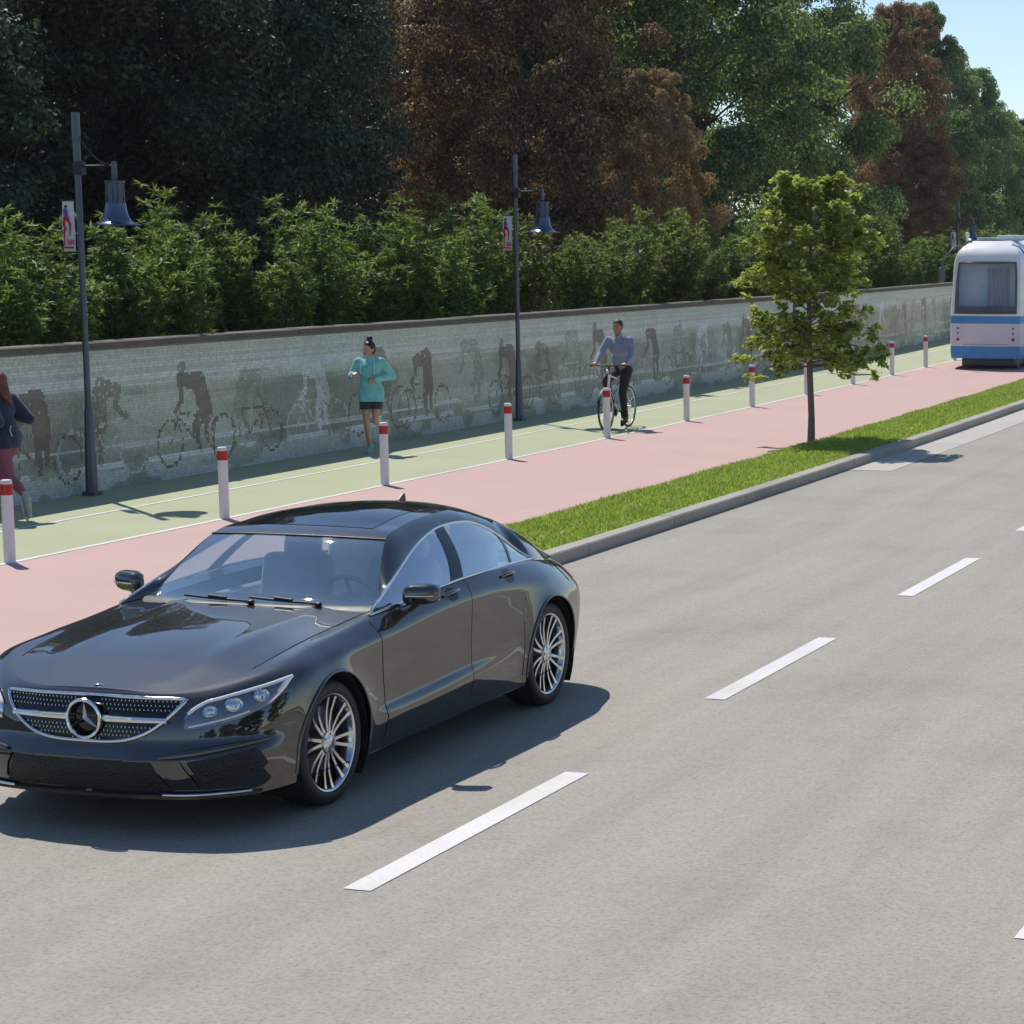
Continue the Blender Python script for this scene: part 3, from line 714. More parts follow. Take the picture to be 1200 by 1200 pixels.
def bush_row():
    rng = np.random.default_rng(3); s = 16.5; i = 0; items = []
    while s < 118:
        items.append((s+rng.normal()*.12, -18.55+rng.normal()*.22, rng.uniform(.84, 1.12)*(1.06 if (i % 7) in (1, 2) else .97))); s += rng.uniform(1.35, 1.75)*(1 if s < 70 else 1.35); i += 1
    # px of each, to word the labels
    c, sn = math.cos(.1347), math.sin(.1347)
    def px(P):
        f = P.y*c-(P.z-2.9839)*sn; return 1000+2694.63*P.x/f
    cnt = {}
    for i, (s, o, k) in enumerate(items):
        o -= .3; P = road(s, o, .97); x = px(P)
        zone = 0 if x < 95 else 1 if x < 606 else 2 if x < 945 else 3 if x < 1117 else 4
        n = cnt.get(zone, 0); cnt[zone] = n+1
        ref = ['in the row, left of the left street lamp', 'to the right of the left street lamp', 'to the right of the middle street lamp', 'to the right of the young street tree', 'behind or beyond the tram'][zone]
        lab = '%s feathery bush %s' % (ORD[min(n, 15)], ref) if n < 16 else 'feathery green bush far along the row, %s' % ref
        if i < 4: t = bprot[i]; t.location = P; t.rotation_euler = (0,0,i*2.1); t['label'] = lab
        else: t = copy_thing(bprot[(i*7+i//5) % 4], P, i*2.399, lab)
        t.scale = (k*.98, k*.98, k)
bush_row()
# young street tree on the verge
def street_tree():
    rng = np.random.default_rng(42)
    t = thing('street_tree', 'young street tree with light green leaves and slim trunk on the grass verge', 'tree', road(33.56, -10.6, .06), 1.0)
    mb = MB(); Ps, Ns = [], []
    mb.tube([(0,0,0),(.01,0,.4),(-.02,.01,1.1),(-.02,.02,2.0),(.0,.0,3.0),(.0,.0,3.85)], [.062,.05,.046,.036,.022,.006], 10)
    for k in range(105):
        u = (k+rng.random())/105; z = 1.12+2.6*u**1.0; a = k*2.399+rng.normal()*.35
        w = 1.14*(1-.86*max(0, u-.22)**1.5)*(.80 if u < .05 else 1)
        L = w*rng.uniform(.72, 1.08); dz = L*(.12+.5*u)-(.20*L if u < .3 else 0)
        e = Vector((L*math.cos(a), L*math.sin(a), z+dz)); b = Vector((0,0,z)); m = b.lerp(e, .55)+Vector((0,0,.10*L))
        mb.tube([b, m, e], [.013*(1.2-u),.008*(1.2-u),.003], 5)
        for q in range(6):
            v = rng.uniform(.35, 1.0) if q else 1.0
            c = np.array(b.lerp(m, v*2) if v < .5 else m.lerp(e, v*2-1))+rng.normal(size=3)*np.array((.09,.09,.06))*(1.2-.6*u)
            mm = rng.integers(18, 36); d = unit(rng.normal(size=(mm,3)))
            Ps.append(c+d*np.array((.13,.13,.085))*rng.random((mm,1))**.5); Ns.append(unit(rng.normal(size=(mm,3))*.55+np.array((0,0,1.0))))
    mb.build('trunk', M['barkgrey'], t, smooth=60)
    o = bpy.data.objects.new('crown', leaf_mesh('crown', np.concatenate(Ps), np.concatenate(Ns), .10, .66, M['leaf_young'], fold=.12)); COL.objects.link(o); o.parent = t
street_tree()
# ------------------------------------------------------------------ the black saloon car
M['carpaint'] = (lambda: (lambda t: (t.bsdf(Base_Color=(.0125,.0115,.0105), Roughness=.4, Metallic=.0, Specular_IOR_Level=.05, Coat_Weight=1.0, Coat_Roughness=.012, Coat_IOR=2.03), t.mat)[1])(NT('car_paint')))()
M['chrome'] = plain('chrome', (.78,.79,.80), .10, 1.0, vary=.04, scale=30)
M['rimmetal'] = plain('alloy', (.62,.63,.65), .20, 1.0, vary=.06, scale=30)
M['rimdark'] = plain('alloy_pocket', (.03,.032,.036), .4, .6, vary=.1)
M['rubber'] = plain('tyre_rubber', (.016,.016,.017), .62, vary=.25, scale=40)
M['blackplastic'] = plain('black_plastic', (.012,.012,.013), .45, vary=.2, scale=40)
M['gloss_black'] = plain('gloss_black', (.006,.006,.007), .08, vary=0)
M['well'] = plain('wheel_well', (.006,.006,.006), .9, vary=0)
M['glass'] = glassmat('window_glass', (.84,.90,.90), .0, mult=.62)
M['wsglass'] = glassmat('windscreen_glass', (.88,.93,.92), .40, coat=(.96,1.0,.93))
M['lampglass'] = glassmat('lamp_glass', (.96,.97,.98), .0, mult=.7)
M['lampblack'] = plain('lamp_inner', (.20,.22,.26), .2, .8, vary=.1)
M['seat'] = plain('seat_leather', (.60,.58,.54), .5, vary=.08, scale=6)
M['dash'] = plain('dashboard', (.34,.34,.33), .6, vary=.1, scale=6)
M['redlens'] = plain('red_lens', (.35,.012,.012), .12, vary=0)
M['sunroof'] = plain('sunroof_glass', (.012,.015,.02), .02, vary=0)
M['drl'] = plain('white_light_guide', (.85,.88,.9), .15, vary=0)
M['disc'] = plain('brake_disc', (.25,.25,.25), .35, .9, vary=.1)
def mesh_mat():
    t = NT('intake_mesh'); b = t.bsdf(Roughness=.5)
    v = t.n('ShaderNodeTexVoronoi'); v.inputs['Scale'].default_value = 85; t.l(t.obj(), v.inputs['Vector'])
    r = t.ramp(v.outputs['Distance'], [(.25, (.002,.002,.002)), (.5, (.009,.009,.010))]); t.l(r.outputs[0], b.inputs['Base Color']); t.bump(v.outputs['Distance'], .8, .01, b)
    return t.mat
M['intake'] = mesh_mat()

class Curve:
    def __init__(s, ts, pts):
        s.t = np.array(ts, float); s.p = np.array(pts, float)
        n = len(ts); d = np.diff(s.p, axis=0)/np.diff(s.t)[:,None]; m = np.zeros_like(s.p); m[0] = d[0]; m[-1] = d[-1]
        for i in range(1, n-1):
            h0 = s.t[i]-s.t[i-1]; h1 = s.t[i+1]-s.t[i]
            a = (d[i-1]*h1+d[i]*h0)/(h0+h1)
            lim = np.where(d[i-1]*d[i] <= 0, 0.35, 1.0)        # soften overshoot
            m[i] = a*lim
        s.m = m
    def __call__(s, t):
        t = min(max(t, s.t[0]), s.t[-1]); i = min(max(int(np.searchsorted(s.t, t)-1), 0), len(s.t)-2)
        h = s.t[i+1]-s.t[i]; u = (t-s.t[i])/h
        return (2*u**3-3*u**2+1)*s.p[i]+(u**3-2*u**2+u)*h*s.m[i]+(-2*u**3+3*u**2)*s.p[i+1]+(u**3-u**2)*h*s.m[i+1]
KT = [-1.40,-1.06,-.72,-.54,-.40,0,.40,.75,1.4,2.0,2.46,2.874,3.27,3.56,3.86,4.2,4.6]
CC = [
 [(0,-.88,.20),(.36,-.865,.20),(.67,-.76,.20),(.84,-.58,.20),(.905,-.40,.21),(.905,0,.20),(.905,.40,.19),(.905,.75,.19),(.905,1.4,.19),(.905,2.0,.195),(.905,2.46,.20),(.90,2.874,.21),(.885,3.27,.24),(.835,3.50,.27),(.69,3.70,.29),(.4,3.80,.30),(0,3.83,.30)],
 [(0,-.885,.38),(.36,-.87,.38),(.68,-.755,.39),(.85,-.56,.40),(.918,-.40,.41),(.935,0,.42),(.932,.4,.405),(.925,.75,.405),(.923,1.4,.425),(.93,2.0,.445),(.937,2.46,.45),(.938,2.874,.45),(.915,3.27,.46),(.855,3.53,.47),(.71,3.76,.48),(.4,3.86,.48),(0,3.89,.48)],
 [(0,-.86,.56),(.36,-.845,.56),(.67,-.735,.57),(.845,-.545,.58),(.922,-.40,.60),(.945,0,.62),(.930,.4,.60),(.918,.75,.59),(.915,1.4,.60),(.925,2.0,.62),(.943,2.46,.64),(.948,2.874,.65),(.92,3.27,.65),(.855,3.55,.645),(.715,3.77,.645),(.4,3.88,.65),(0,3.91,.65)],
 [(0,-.825,.68),(.36,-.80,.68),(.66,-.69,.69),(.83,-.50,.725),(.905,-.37,.755),(.925,0,.785),(.918,.4,.79),(.912,.75,.795),(.908,1.4,.825),(.912,2.0,.835),(.918,2.46,.825),(.912,2.874,.80),(.875,3.27,.765),(.81,3.54,.745),(.68,3.75,.735),(.4,3.86,.745),(0,3.89,.75)],
 [(0,-.80,.715),(.35,-.785,.715),(.63,-.655,.735),(.78,-.47,.785),(.825,-.35,.815),(.835,0,.86),(.838,.4,.89),(.838,.75,.922),(.848,1.4,.965),(.848,2.0,.983),(.835,2.46,.973),(.805,2.874,.945),(.765,3.2,.905),(.72,3.44,.873),(.62,3.66,.845),(.4,3.79,.85),(0,3.82,.86)],
 [(0,-.78,.732),(.33,-.765,.732),(.585,-.625,.757),(.685,-.44,.80),(.70,-.32,.823),(.71,0,.868),(.715,.4,.902),(.735,.75,.93),(.74,1.4,.955),(.74,2.0,.965),(.73,2.46,.96),(.70,2.874,.94),(.66,3.2,.915),(.61,3.42,.895),(.53,3.62,.882),(.35,3.73,.885),(0,3.76,.89)]]
CUR = [Curve(KT, c) for c in CC]
def crspl(P, w):
    n = len(P); i = min(max(int(w), 0), n-2); u = w-i
    p1, p2 = P[i], P[i+1]; p0 = P[i-1] if i > 0 else p1*2-p2; p3 = P[i+2] if i+2 < n else p2*2-p1
    return .5*((2*p1)+(-p0+p2)*u+(2*p0-5*p1+4*p2-p3)*u*u+(-p0+3*p1-3*p2+p3)*u**3)
def ledge(t, w):
    a = .030*min(1, max(0, (t-.41)/.25))*min(1, max(0, (2.36-t)/.9))
    if a <= 0: return 0
    if w <= 1.0: return a*min(1, max(0, w/.85))
    return a*(1-min(1, (w-1.0)/.15))
def S(t, w):
    p = crspl([c(t) for c in CUR], w); p[0] += ledge(t, w)
    if t < -.42:                                              # bumper shelf that rolls out under the grille
        k = min(1, (-.42-t)/.16); up = min(1, max(0, w-.15)/.7); dn = 1-min(1, max(0, (w-1.14)/.34)); dn = dn*dn*(3-2*dn); g = .060*k*up*dn
        nx = min(1, abs(p[0])/.9)**2; p[1] -= g*(1-.5*nx); p[0] += g*.55*nx
    for yc in (0.0, 2.874):                                   # flared wheel arches
        r = math.hypot(t-yc, p[2]-.345)
        if .30 < r < .80: p[0] += .022*math.exp(-max(0, r-.388)/.075)*min(1, max(0, (1.0-p[2])/.12))
    if 2.4 < w < 4.6: p[0] += .014*math.exp(-((w-3.28)/.38)**2)*min(1, max(0, (t+.3)/.5))*min(1, max(0, (3.4-t)/.5))
    return p
def SN(t, w, off=0.0):
    e = .004; p = S(t, w); a = S(t+e, w)-S(t-e, w); b = S(t, min(w+.02, 5))-S(t, max(w-.02, 0))
    n = np.cross(a, b); L = np.linalg.norm(n); n = n/L if L > 1e-12 else np.array((0,-1,0)); 
    c = p-np.array((0, 1.5, .5))
    if n[0]*c[0]+n[1]*c[1]*.3+n[2]*c[2]*.2 < 0: n = -n
    return p+n*off
def mir(P): return [(-p[0], p[1], p[2]) for p in P]
def add2(mb, P, mat=0):
    mb.grid(P, mat); mb.grid([mir(r) for r in P], mat, flip=True)
AR, AZ, AY = .388, .345, (0.0, 2.874)
def w_at_z(t, z):
    lo, hi = 0.0, 4.0
    for _ in range(26):
        m = (lo+hi)/2
        if S(t, m)[2] < z: lo = m
        else: hi = m
    return lo
car = thing('sedan', 'glossy black four-door sedan driving towards the viewer in the near lane', 'car', (-3.6991, 12.4312, 0), -.2869)
ROWS = 30
def rowsw(w0, w1=5.0, n=ROWS):
    r = [w0+(w1-w0)*i/n for i in range(n+1)]
    if w0 < .6 and w1 > 2:
        for x in (.85,.985,1.0,1.05,1.10,1.15): r[min(range(1, n), key=lambda i: abs(r[i]-x))] = x
    elif w0 < 2.9 and n == ROWS: pass
    return sorted(r)
def car_body():
    mb = MB()
    def block(ts, w0f, w1=5.0, n=ROWS, off=0.0):
        P = [[tuple(SN(t, w, off)) if off else tuple(S(t, w)) for w in rowsw(w0f(t), w1, n)] for t in ts]
        add2(mb, P)
    z0 = lambda t: 0.0
    def lin(a, b, n): return [a+(b-a)*i/n for i in range(n+1)]
    def cosd(a, b, n): return [(a+b)/2-(b-a)/2*math.cos(PI*i/n) for i in range(n+1)]
    block(lin(-1.40, -AR, 34), z0)
    arc = lambda yc: (lambda t: w_at_z(t, AZ+math.sqrt(max(0, AR**2-(t-yc)**2))))
    block(cosd(-AR, AR, 30), arc(0.0)); block(lin(AR, .588, 6), z0)
    # sill under the doors and ledge over them
    block(lin(.588, 2.44, 40), z0, .30, 4)
    P = [[tuple(S(t, w)) for w in rowsw(4.0, 5.0, 5)] for t in lin(.588, 2.44, 40)]; add2(mb, P)
    block(lin(2.44, 2.874-AR, 3), z0); block(cosd(2.874-AR, 2.874+AR, 30), arc(2.874)); block(lin(2.874+AR, 4.6, 34), z0)
    # shadow gaps behind the door seams
    # arch lips and liners
    # top: bonnet and boot deck
    def top(ts, crown, pw=2.0):
        for i in (0,):
            P = []
            for t in ts:
                c = S(t, 5.0); r = []
                for k in range(25):
                    q = -1+2*k/24; x = c[0]*q; dome = 1-abs(q)**pw
                    ridge = .010*math.exp(-((abs(q)-.62)/.10)**2)*min(1, max(0, (t+.9)/.5))
                    r.append((x, c[1], c[2]+crown(t)*dome+ridge*(1 if t < 1 else 0)))
                P.append(r)
            mb.grid(P)
    top(lin(-1.39, .98, 60), lambda t: .030*min(1, max(0, (t+1.4)/.9)))
    top(lin(3.28, 4.59, 26), lambda t: .022*min(1, max(0, (4.6-t)/.6)))
    # underside
    mb.grid([[tuple(S(t, 0)*np.array((1,1,1))), (-S(t,0)[0], S(t,0)[1], S(t,0)[2])] for t in KT if not (-.39 < t < .39 or 2.48 < t < 3.26)])
    o = mb.build('body', M['carpaint'], car, smooth=42, merge=.0008, fixn=True)
    return o
body = car_body()
def bvh_of(o):
    me = o.data; return BVHTree.FromPolygons([v.co.copy() for v in me.vertices], [tuple(p.vertices) for p in me.polygons])
BV = bvh_of(body)
def fr(x, z, off=.0):
    h = BV.ray_cast(Vector((x, -3, z)), Vector((0, 1, 0)))
    y = h[0].y if h[0] is not None and h[0].y < 0 else -.80
    return (x, y-off, z)
def wells():
    for yc in AY:
        for sx in (1, -1):
            mb = MB(); rows = []
            for i in range(25):
                a = math.radians(-38+256*i/24); y = yc+math.cos(a)*(AR-.002); z = AZ+math.sin(a)*(AR-.002)
                rows.append([(sx*.932, y, z), (sx*.60, y, z)])
            rows2 = [[(sx*.60, yc+math.cos(a)*r, AZ+math.sin(a)*r) for r in (AR-.002, .001)] for a in [math.radians(-38+256*i/24) for i in range(25)]]
            mb.grid(rows); mb.grid(rows2)
            mb.build('wheel_liner', M['well'], car, smooth=False, merge=.0005)
            mb = MB(); pts = []
            for i in range(33):
                a = math.radians(0+180*i/32); y = yc+math.cos(a)*AR; z = AZ+math.sin(a)*AR
                p = S(y, w_at_z(y, z)); pts.append((sx*(p[0]+.001), y, z))
            for z in (.30,.26):
                p = S(yc-AR, w_at_z(yc-AR, z)); pts.append((sx*p[0], yc-AR, z))
            p = S(yc+AR, w_at_z(yc+AR, .28)); pts.insert(0, (sx*p[0], yc+AR, .28))
            mb.tube(pts, .0085, 6); mb.build('arch_lip', M['carpaint'], car, smooth=True)
    mb = MB()                                               # floor pan
    mb.box((0, 1.45, .20), (1.70, 2.05, .03)); mb.box((0, -.55, .22), (1.2, .35, .03)); mb.box((0, 3.45, .30), (1.25, .3, .03)); mb.box((0, 1.437, .26), (1.0, 3.6, .06))
    mb.build('floor_pan', M['well'], car, smooth=False)
wells()
def seam(w, k):
    z = S(1.5, w)[2]
    if k == 0: return .592-.02*max(0, (z-.7)) 
    if k == 1: return 1.70+.13*(z-.42)
    return 2.432+.02*(z-.4)
def doors():
    under_mb = MB()
    for side in (1, -1):
        for d, (a, b) in enumerate(((0,1),(1,2))):
            mb = MB(); P = []
            n = 22
            for i in range(n+1):
                r = []
                for w in rowsw(.308, 3.995, 26):
                    t0 = seam(w, a)+.0035; t1 = seam(w, b)-.0035; t = t0+(t1-t0)*i/n
                    p = SN(t, w, .0015)
                    # sculpted crease low on the door that fades in front
                    r.append((side*p[0], p[1], p[2]))
                P.append(r)
            mb.grid(P, flip=side < 0)
            # folded edges so that the seam has depth
            for e in (0, n):
                ed = P[e]; mb.grid([ed, [(p[0]-side*.02, p[1], p[2]) for p in ed]])
            for e in (0, -1):
                ed = [r[e] for r in P]; mb.grid([ed, [(p[0]-side*.02, p[1], p[2]) for p in ed]])
            o = mb.build('door', M['carpaint'], car, smooth=50)
            # handle: bow over a shallow bowl
            hy = 1.535 if d == 0 else 2.335; wz = 3.62
            c = SN(hy, wz, 0)
            hb = MB(); hb.tube([tuple(SN(hy+dx, wz+.05*dx, .006+.018*(1-(dx/.105)**2)))for dx in [-.105+.21*q/10 for q in range(11)]], [.007]+[.0125]*9+[.007], 8)
            if side < 0: hb.v = mir(hb.v)
            hb.build('handle', M['carpaint'], o, smooth=True)
            hb = MB(); rows = []
            for q in range(7):
                rr = .055*math.sin(PI*(q+.01)/12); rows.append([tuple(SN(hy+.01+1.25*rr*math.cos(an), wz+rr*5.2*math.sin(an), .003)) for an in [2*PI*k/16 for k in range(16)]])
            hb.grid(rows, closeu=True)
            if side < 0: hb.v = mir(hb.v)
            hb.build('handle_bowl', M['gloss_black'], o, smooth=True)
        P = []
        for k in (0,1,2):
            mbp = [[(side*(S(seam(w,k)+dx, w)[0]-.012), seam(w,k)+dx, S(seam(w,k), w)[2]) for dx in (-.02,.02)] for w in rowsw(.2, 4.0, 20)]
            under_mb.grid(mbp)
        under_mb.grid([[(side*(S(t, w)[0]-.012), t, S(t, w)[2]) for w in (.2,.4)] for t in [.588+1.85*i/20 for i in range(21)]])
    under_mb.build('door_seal', M['blackplastic'], car, smooth=False)
    # extra shut lines: bonnet edge, boot lid
    for sx in (1,-1):
        mb = MB(); mb.tube([(sx*p[0], p[1], p[2]) for p in [SN(t, 4.93, .0005) for t in [-.50+1.3*i/24 for i in range(25)]]], .0028, 4); mb.build('shut_line', M['blackplastic'], car, smooth=False); mb = MB()
        mb.tube([(sx*p[0], p[1], p[2]) for p in [SN(3.36, w, .0005) for w in [3.0+1.9*i/10 for i in range(11)]]], .0028, 4); mb.build('shut_line', M['blackplastic'], car, smooth=False)
doors()

# greenhouse
P0 = Curve([.66,1.0,1.4,1.8,2.2,2.6,2.99,3.3,3.66], [(.808,.928),(.828,.953),(.840,.974),(.840,.988),(.826,.985),(.785,.970),(.742,.946),(.70,.900),(.60,.868)])
P1 = Curve([.66,.86,1.08,1.3,1.51,1.75,2.0,2.25,2.45,2.62,2.8,2.95,3.0,3.3,3.66], [(.805,.930),(.772,1.0),(.735,1.073),(.695,1.145),(.657,1.205),(.618,1.252),(.588,1.276),(.574,1.272),(.572,1.25),(.585,1.20),(.618,1.115),(.672,1.01),(.738,.950),(.695,.902),(.595,.87)])
P2 = Curve([.66,.87,1.08,1.30,1.6,2.0,2.4,2.6,2.9,3.24,3.5,3.66], [(.800,.934),(.742,.952),(.660,1.115),(.582,1.272),(.535,1.322),(.505,1.343),(.465,1.332),(.435,1.310),(.405,1.248),(.415,1.132),(.455,.988),(.52,.90)])
P3 = Curve([.66,.87,1.30,1.6,2.0,2.4,2.6,2.85,3.1,3.5,3.66], [(0,.925),(0,.958),(0,1.288),(0,1.348),(0,1.383),(0,1.374),(0,1.352),(0,1.303),(0,1.222),(0,1.00),(0,.92)])
BOW = Curve([.66,.87,1.30,2.0,2.85,3.5,3.66], [(-.16,),(-.13,),(-.06,),(0,),(.05,),(.12,),(.12,)])
def gtop(y, q):                                             # q: -1..1 across
    a = P2(y); c = P3(y); x = a[0]*q; k = 1-abs(q)**2.3
    return (x, y+BOW(y)[0]*k, a[1]+(c[1]-a[1])*k)
def gside(y, v, off=0.0):                                   # v: 0 belt .. 1 window top
    a = P0(y); b = P1(y); p = a+(b-a)*v; bulge = .022*math.sin(PI*v)*min(1, (b[1]-a[1])/.2)
    return (p[0]+bulge+off, y, p[1]+off*.35)
def greenhouse():
    lin = lambda a, b, n: [a+(b-a)*i/n for i in range(n+1)]
    q25 = [-1+2*k/24 for k in range(25)]
    mb = MB()                                               # roof skin, pillars and rear quarters
    mb.grid([[gtop(y, q) for q in q25] for y in lin(1.30, 2.86, 36)])
    mb.grid([[gtop(y, q) for q in q25] for y in lin(3.48, 3.66, 5)])
    for sx in (1,-1):
        rows = []
        for y in lin(.66, 3.66, 90):
            a = P1(y); b = P2(y); r = []
            # leaves the window frame, rounds over into the roof
            t = (b-P3(y)); tn = np.array((t[0], t[1]*1.0)); 
            dd = b-a; mid = (a+b)/2+np.array((dd[1], -dd[0]))*(.16 if y < 2.5 else .16+.10*min(1, (y-2.5)/.5))
            for k in range(9):
                u = k/8; p = (1-u)**2*a+2*u*(1-u)*mid+u*u*b
                r.append((sx*p[0], y, p[1]))
            rows.append(r)
        mb.grid(rows, flip=sx < 0)
    roof = mb.build('roof', M['carpaint'], car, smooth=50, fixn=True)
    mb = MB(); mb.grid([[tuple(np.array(gtop(y, q))+np.array((0,0,.002))) for q in [-.78+1.56*k/16 for k in range(17)]] for y in lin(1.46, 2.28, 14)]); mb.build('sunroof', M['sunroof'], roof, smooth=True)
    mb = MB(); mb.tube([tuple(np.array(gtop(1.305, q))+np.array((0,-.003,.002))) for q in q25], .006, 5); mb.build('header_seal', M['blackplastic'], roof, smooth=True)
    # antenna fin
    mb = MB(); z = 1.338
    mb.prism([(2.50,z),(2.68,z-.01),(2.67,z+.055),(2.645,z+.062),(2.58,z+.025)], .014, lambda a, b, h: (h-.007, a, b)); mb.build('antenna_fin', M['gloss_black'], roof, smooth=False)
    mb = MB(); mb.grid([[gtop(y, q) for q in q25] for y in lin(.84, 1.30, 16)]); mb.build('windshield', M['wsglass'], car, smooth=True)
    mb = MB(); mb.grid([[gtop(y, q) for q in q25] for y in lin(2.86, 3.48, 16)]); mb.build('rear_window', M['glass'], car, smooth=True)
    # cowl and wipers
    mb = MB(); mb.grid([[(x[0]*1.0, x[1]-d, x[2]-dz) for x in [gtop(.862, q) for q in q25]] for d, dz in ((0,-.004),(.05,-.002),(.10,.03))]); mb.build('cowl', M['blackplastic'], car, smooth=True)
    for (q0, q1, ya, yb) in ((.05,-.62,.80,.885),(.60,-.02,.80,.90)):
        mb = MB(); a = Vector(gtop(.845, q0))+Vector((0,-.02,.02)); pts = [a]+[Vector(gtop(.86+(yb-.86)*k/8, q0+(q1-q0)*k/8))+Vector((0,-.012,.014)) for k in range(1, 9)]
        mb.tube(pts, [.011]+[.0075]*8, 6); c = pts[0]; mb.ell(c, (.022,.022,.014)); mb.tube([pts[3]+Vector((0,.0,.008)), pts[5]+Vector((0,0,.012))], .010, 6)
        mb.build('wiper', M['blackplastic'], car, smooth=True)
    # side glass
    top_v, bot_v = .93, .03
    b_top, b_bot = (1.90, 2.04), (1.62, 1.80)
    d_top, d_bot = (2.74, 2.775), (2.575, 2.61)
    def ly(pr, v): return pr[0]
    def sidepatch(name, mat, fa, fb, v0, v1, off, nx=18, nv=8):
        for sx in (1,-1):
            mb = MB(); rows = []
            for j in range(nv+1):
                v = v0+(v1-v0)*j/nv; ya, yb = fa(v), fb(v)
                rows.append([(lambda p: (sx*p[0], p[1], p[2]))(gside(ya+(yb-ya)*i/nx, v, off)) for i in range(nx+1)])
            mb.grid(rows, flip=sx > 0); mb.build(name, mat, car, smooth=True)
    f = lambda top, bot: (lambda v: bot+(top-bot)*v)
    sidepatch('window', M['glass'], f(.70,.845), f(1.905,1.635), bot_v, 1.0, 0)
    sidepatch('window', M['glass'], f(2.03,1.785), f(2.75,2.585), bot_v, 1.0, 0)
    sidepatch('window', M['glass'], f(2.77,2.605), f(2.985,2.985), bot_v, 1.0, 0, nx=10)
    sidepatch('pillar_trim', M['gloss_black'], f(1.895,1.625), f(2.04,1.795), 0, 1.0, .003, nx=3)
    sidepatch('pillar_trim', M['gloss_black'], f(2.74,2.577), f(2.775,2.612), 0, 1.0, .003, nx=2)
    sidepatch('mirror_sail', M['blackplastic'], f(.68,.68), f(.72,.86), 0, 1.0, .003, nx=3)
    for sx in (1,-1):
        mb = MB()
        up = [(sx*(P1(y)[0]+.004), y, P1(y)[1]) for y in lin(.66, 2.99, 60)]
        lo = [(sx*(P0(y)[0]+.006), y, P0(y)[1]+.004) for y in lin(2.985, .67, 50)]
        mb.tube(up, .0085, 6); mb.tube(lo, .0085, 6); mb.build('window_trim', M['chrome'], car, smooth=True)
greenhouse()
def cabin():
    t = MB(); t.rbox((0,1.06,.80), (1.36,.42,.20), .06, 3); t.rbox((.38,1.10,.90), (.42,.26,.10), .04, 3); t.build('dashboard', M['dash'], car, smooth=True)
    t = MB(); t.rbox((0,2.0,.42), (1.62,2.2,.12), .03); t.rbox((.70,1.75,.68), (.10,2.1,.40), .04); t.rbox((-.70,1.75,.68), (.10,2.1,.40), .04); t.rbox((0,1.6,.55), (.22,1.0,.22), .04); t.rbox((0,3.12,.86), (1.2,.5,.06), .02)
    t.build('cabin_trim', M['dash'], car, smooth=True)
    for x, y in ((.37,1.72),(-.37,1.72),(.37,2.55),(-.37,2.55)):
        t = MB(); R = Matrix.Rotation(math.radians(-14), 3, 'X')
        t.rbox((x,y-.12,.55), (.50,.52,.16), .06, 3); t.rbox((x,y+.17,.80), (.48,.15,.58), .065, 3, M=R); t.build('seat', M['seat'], car, smooth=True)
        t = MB(); t.rbox((x,y+.285,1.13), (.25,.10,.17), .045, 3, M=R); t.build('headrest', M['seat'], car, smooth=True)
    t = MB(); c = Vector((.37,1.28,.90)); ax = Matrix.Rotation(math.radians(-62), 3, 'X')
    t.tube([c+ax@Vector((.18*math.cos(a),.18*math.sin(a),0)) for a in [2*PI*k/28 for k in range(28)]], .015, 7, closed=True)
    t.rbox(c, (.15,.12,.05), .02, 2, M=ax)
    for a in (0.2, PI-.2, -PI/2): t.tube([c, c+ax@Vector((.175*math.cos(a),.175*math.sin(a),0))], .014, 6)
    t.build('steering_wheel', M['dash'], car, smooth=True)
    t = MB(); t.rbox((0,1.36,1.205), (.22,.03,.065), .014, 2); t.tube([(0,1.36,1.23),(0,1.33,1.29)], .01, 6); t.build('interior_mirror', M['blackplastic'], car, smooth=True)
cabin()
# door mirrors
def mirrors():
    for sx in (1,-1):
        mb = MB(); rows = []
        # a housing that is flat behind, rounded in front
        for i in range(13):
            u = i/12; x = .865+.20*u; hz = .066*(1-abs(2*u-1)**4*.45)*(1.0-.12*u); hy = .075*(1-abs(2*u-1)**5*.35)
            if i in (0, 12): hz *= .55; hy *= .6
            row = []
            for k in range(18):
                a = 2*PI*k/18; cy = math.cos(a); sz = math.sin(a)
                y = -hy*abs(cy)**.75*(1 if cy > 0 else -.35)*(1 if cy > 0 else 1); z = hz*math.copysign(abs(sz)**.62, sz)
                row.append((sx*x, .985+.05*u+(y if cy > 0 else hy*.35*abs(cy)**.6), 1.005+.010*u+z))
            rows.append(row)
        mb.grid(rows, closeu=True); mb.add(rows[0], [tuple(range(18))]); mb.add(rows[-1], [tuple(range(18))[::-1]])
        o = mb.build('door_mirror', M['carpaint'], car, smooth=60, fixn=True)
        mb = MB(); mb.grid([[(sx*(.88+.168*i/6), 1.010+.05*i/6+.003, 1.005+.008*i/6-.043+.086*j/4) for i in range(7)] for j in range(5)]); mb.build('mirror_glass', M['chrome'], o, smooth=True)
        mb = MB(); mb.tube([(sx*.84,.98,.915),(sx*.90,.985,.935),(sx*.945,.99,.975)], [.038,.028,.030], 10); mb.build('mirror_arm', M['carpaint'], o, smooth=True)
        mb = MB(); mb.tube([(sx*(.90+.155*k/5), .985+.05*(.2+.8*k/5)-.074+.010*(k/5)**3, 1.005) for k in range(6)], .006, 6); mb.build('indicator', M['chrome'], o, smooth=True)
mirrors()
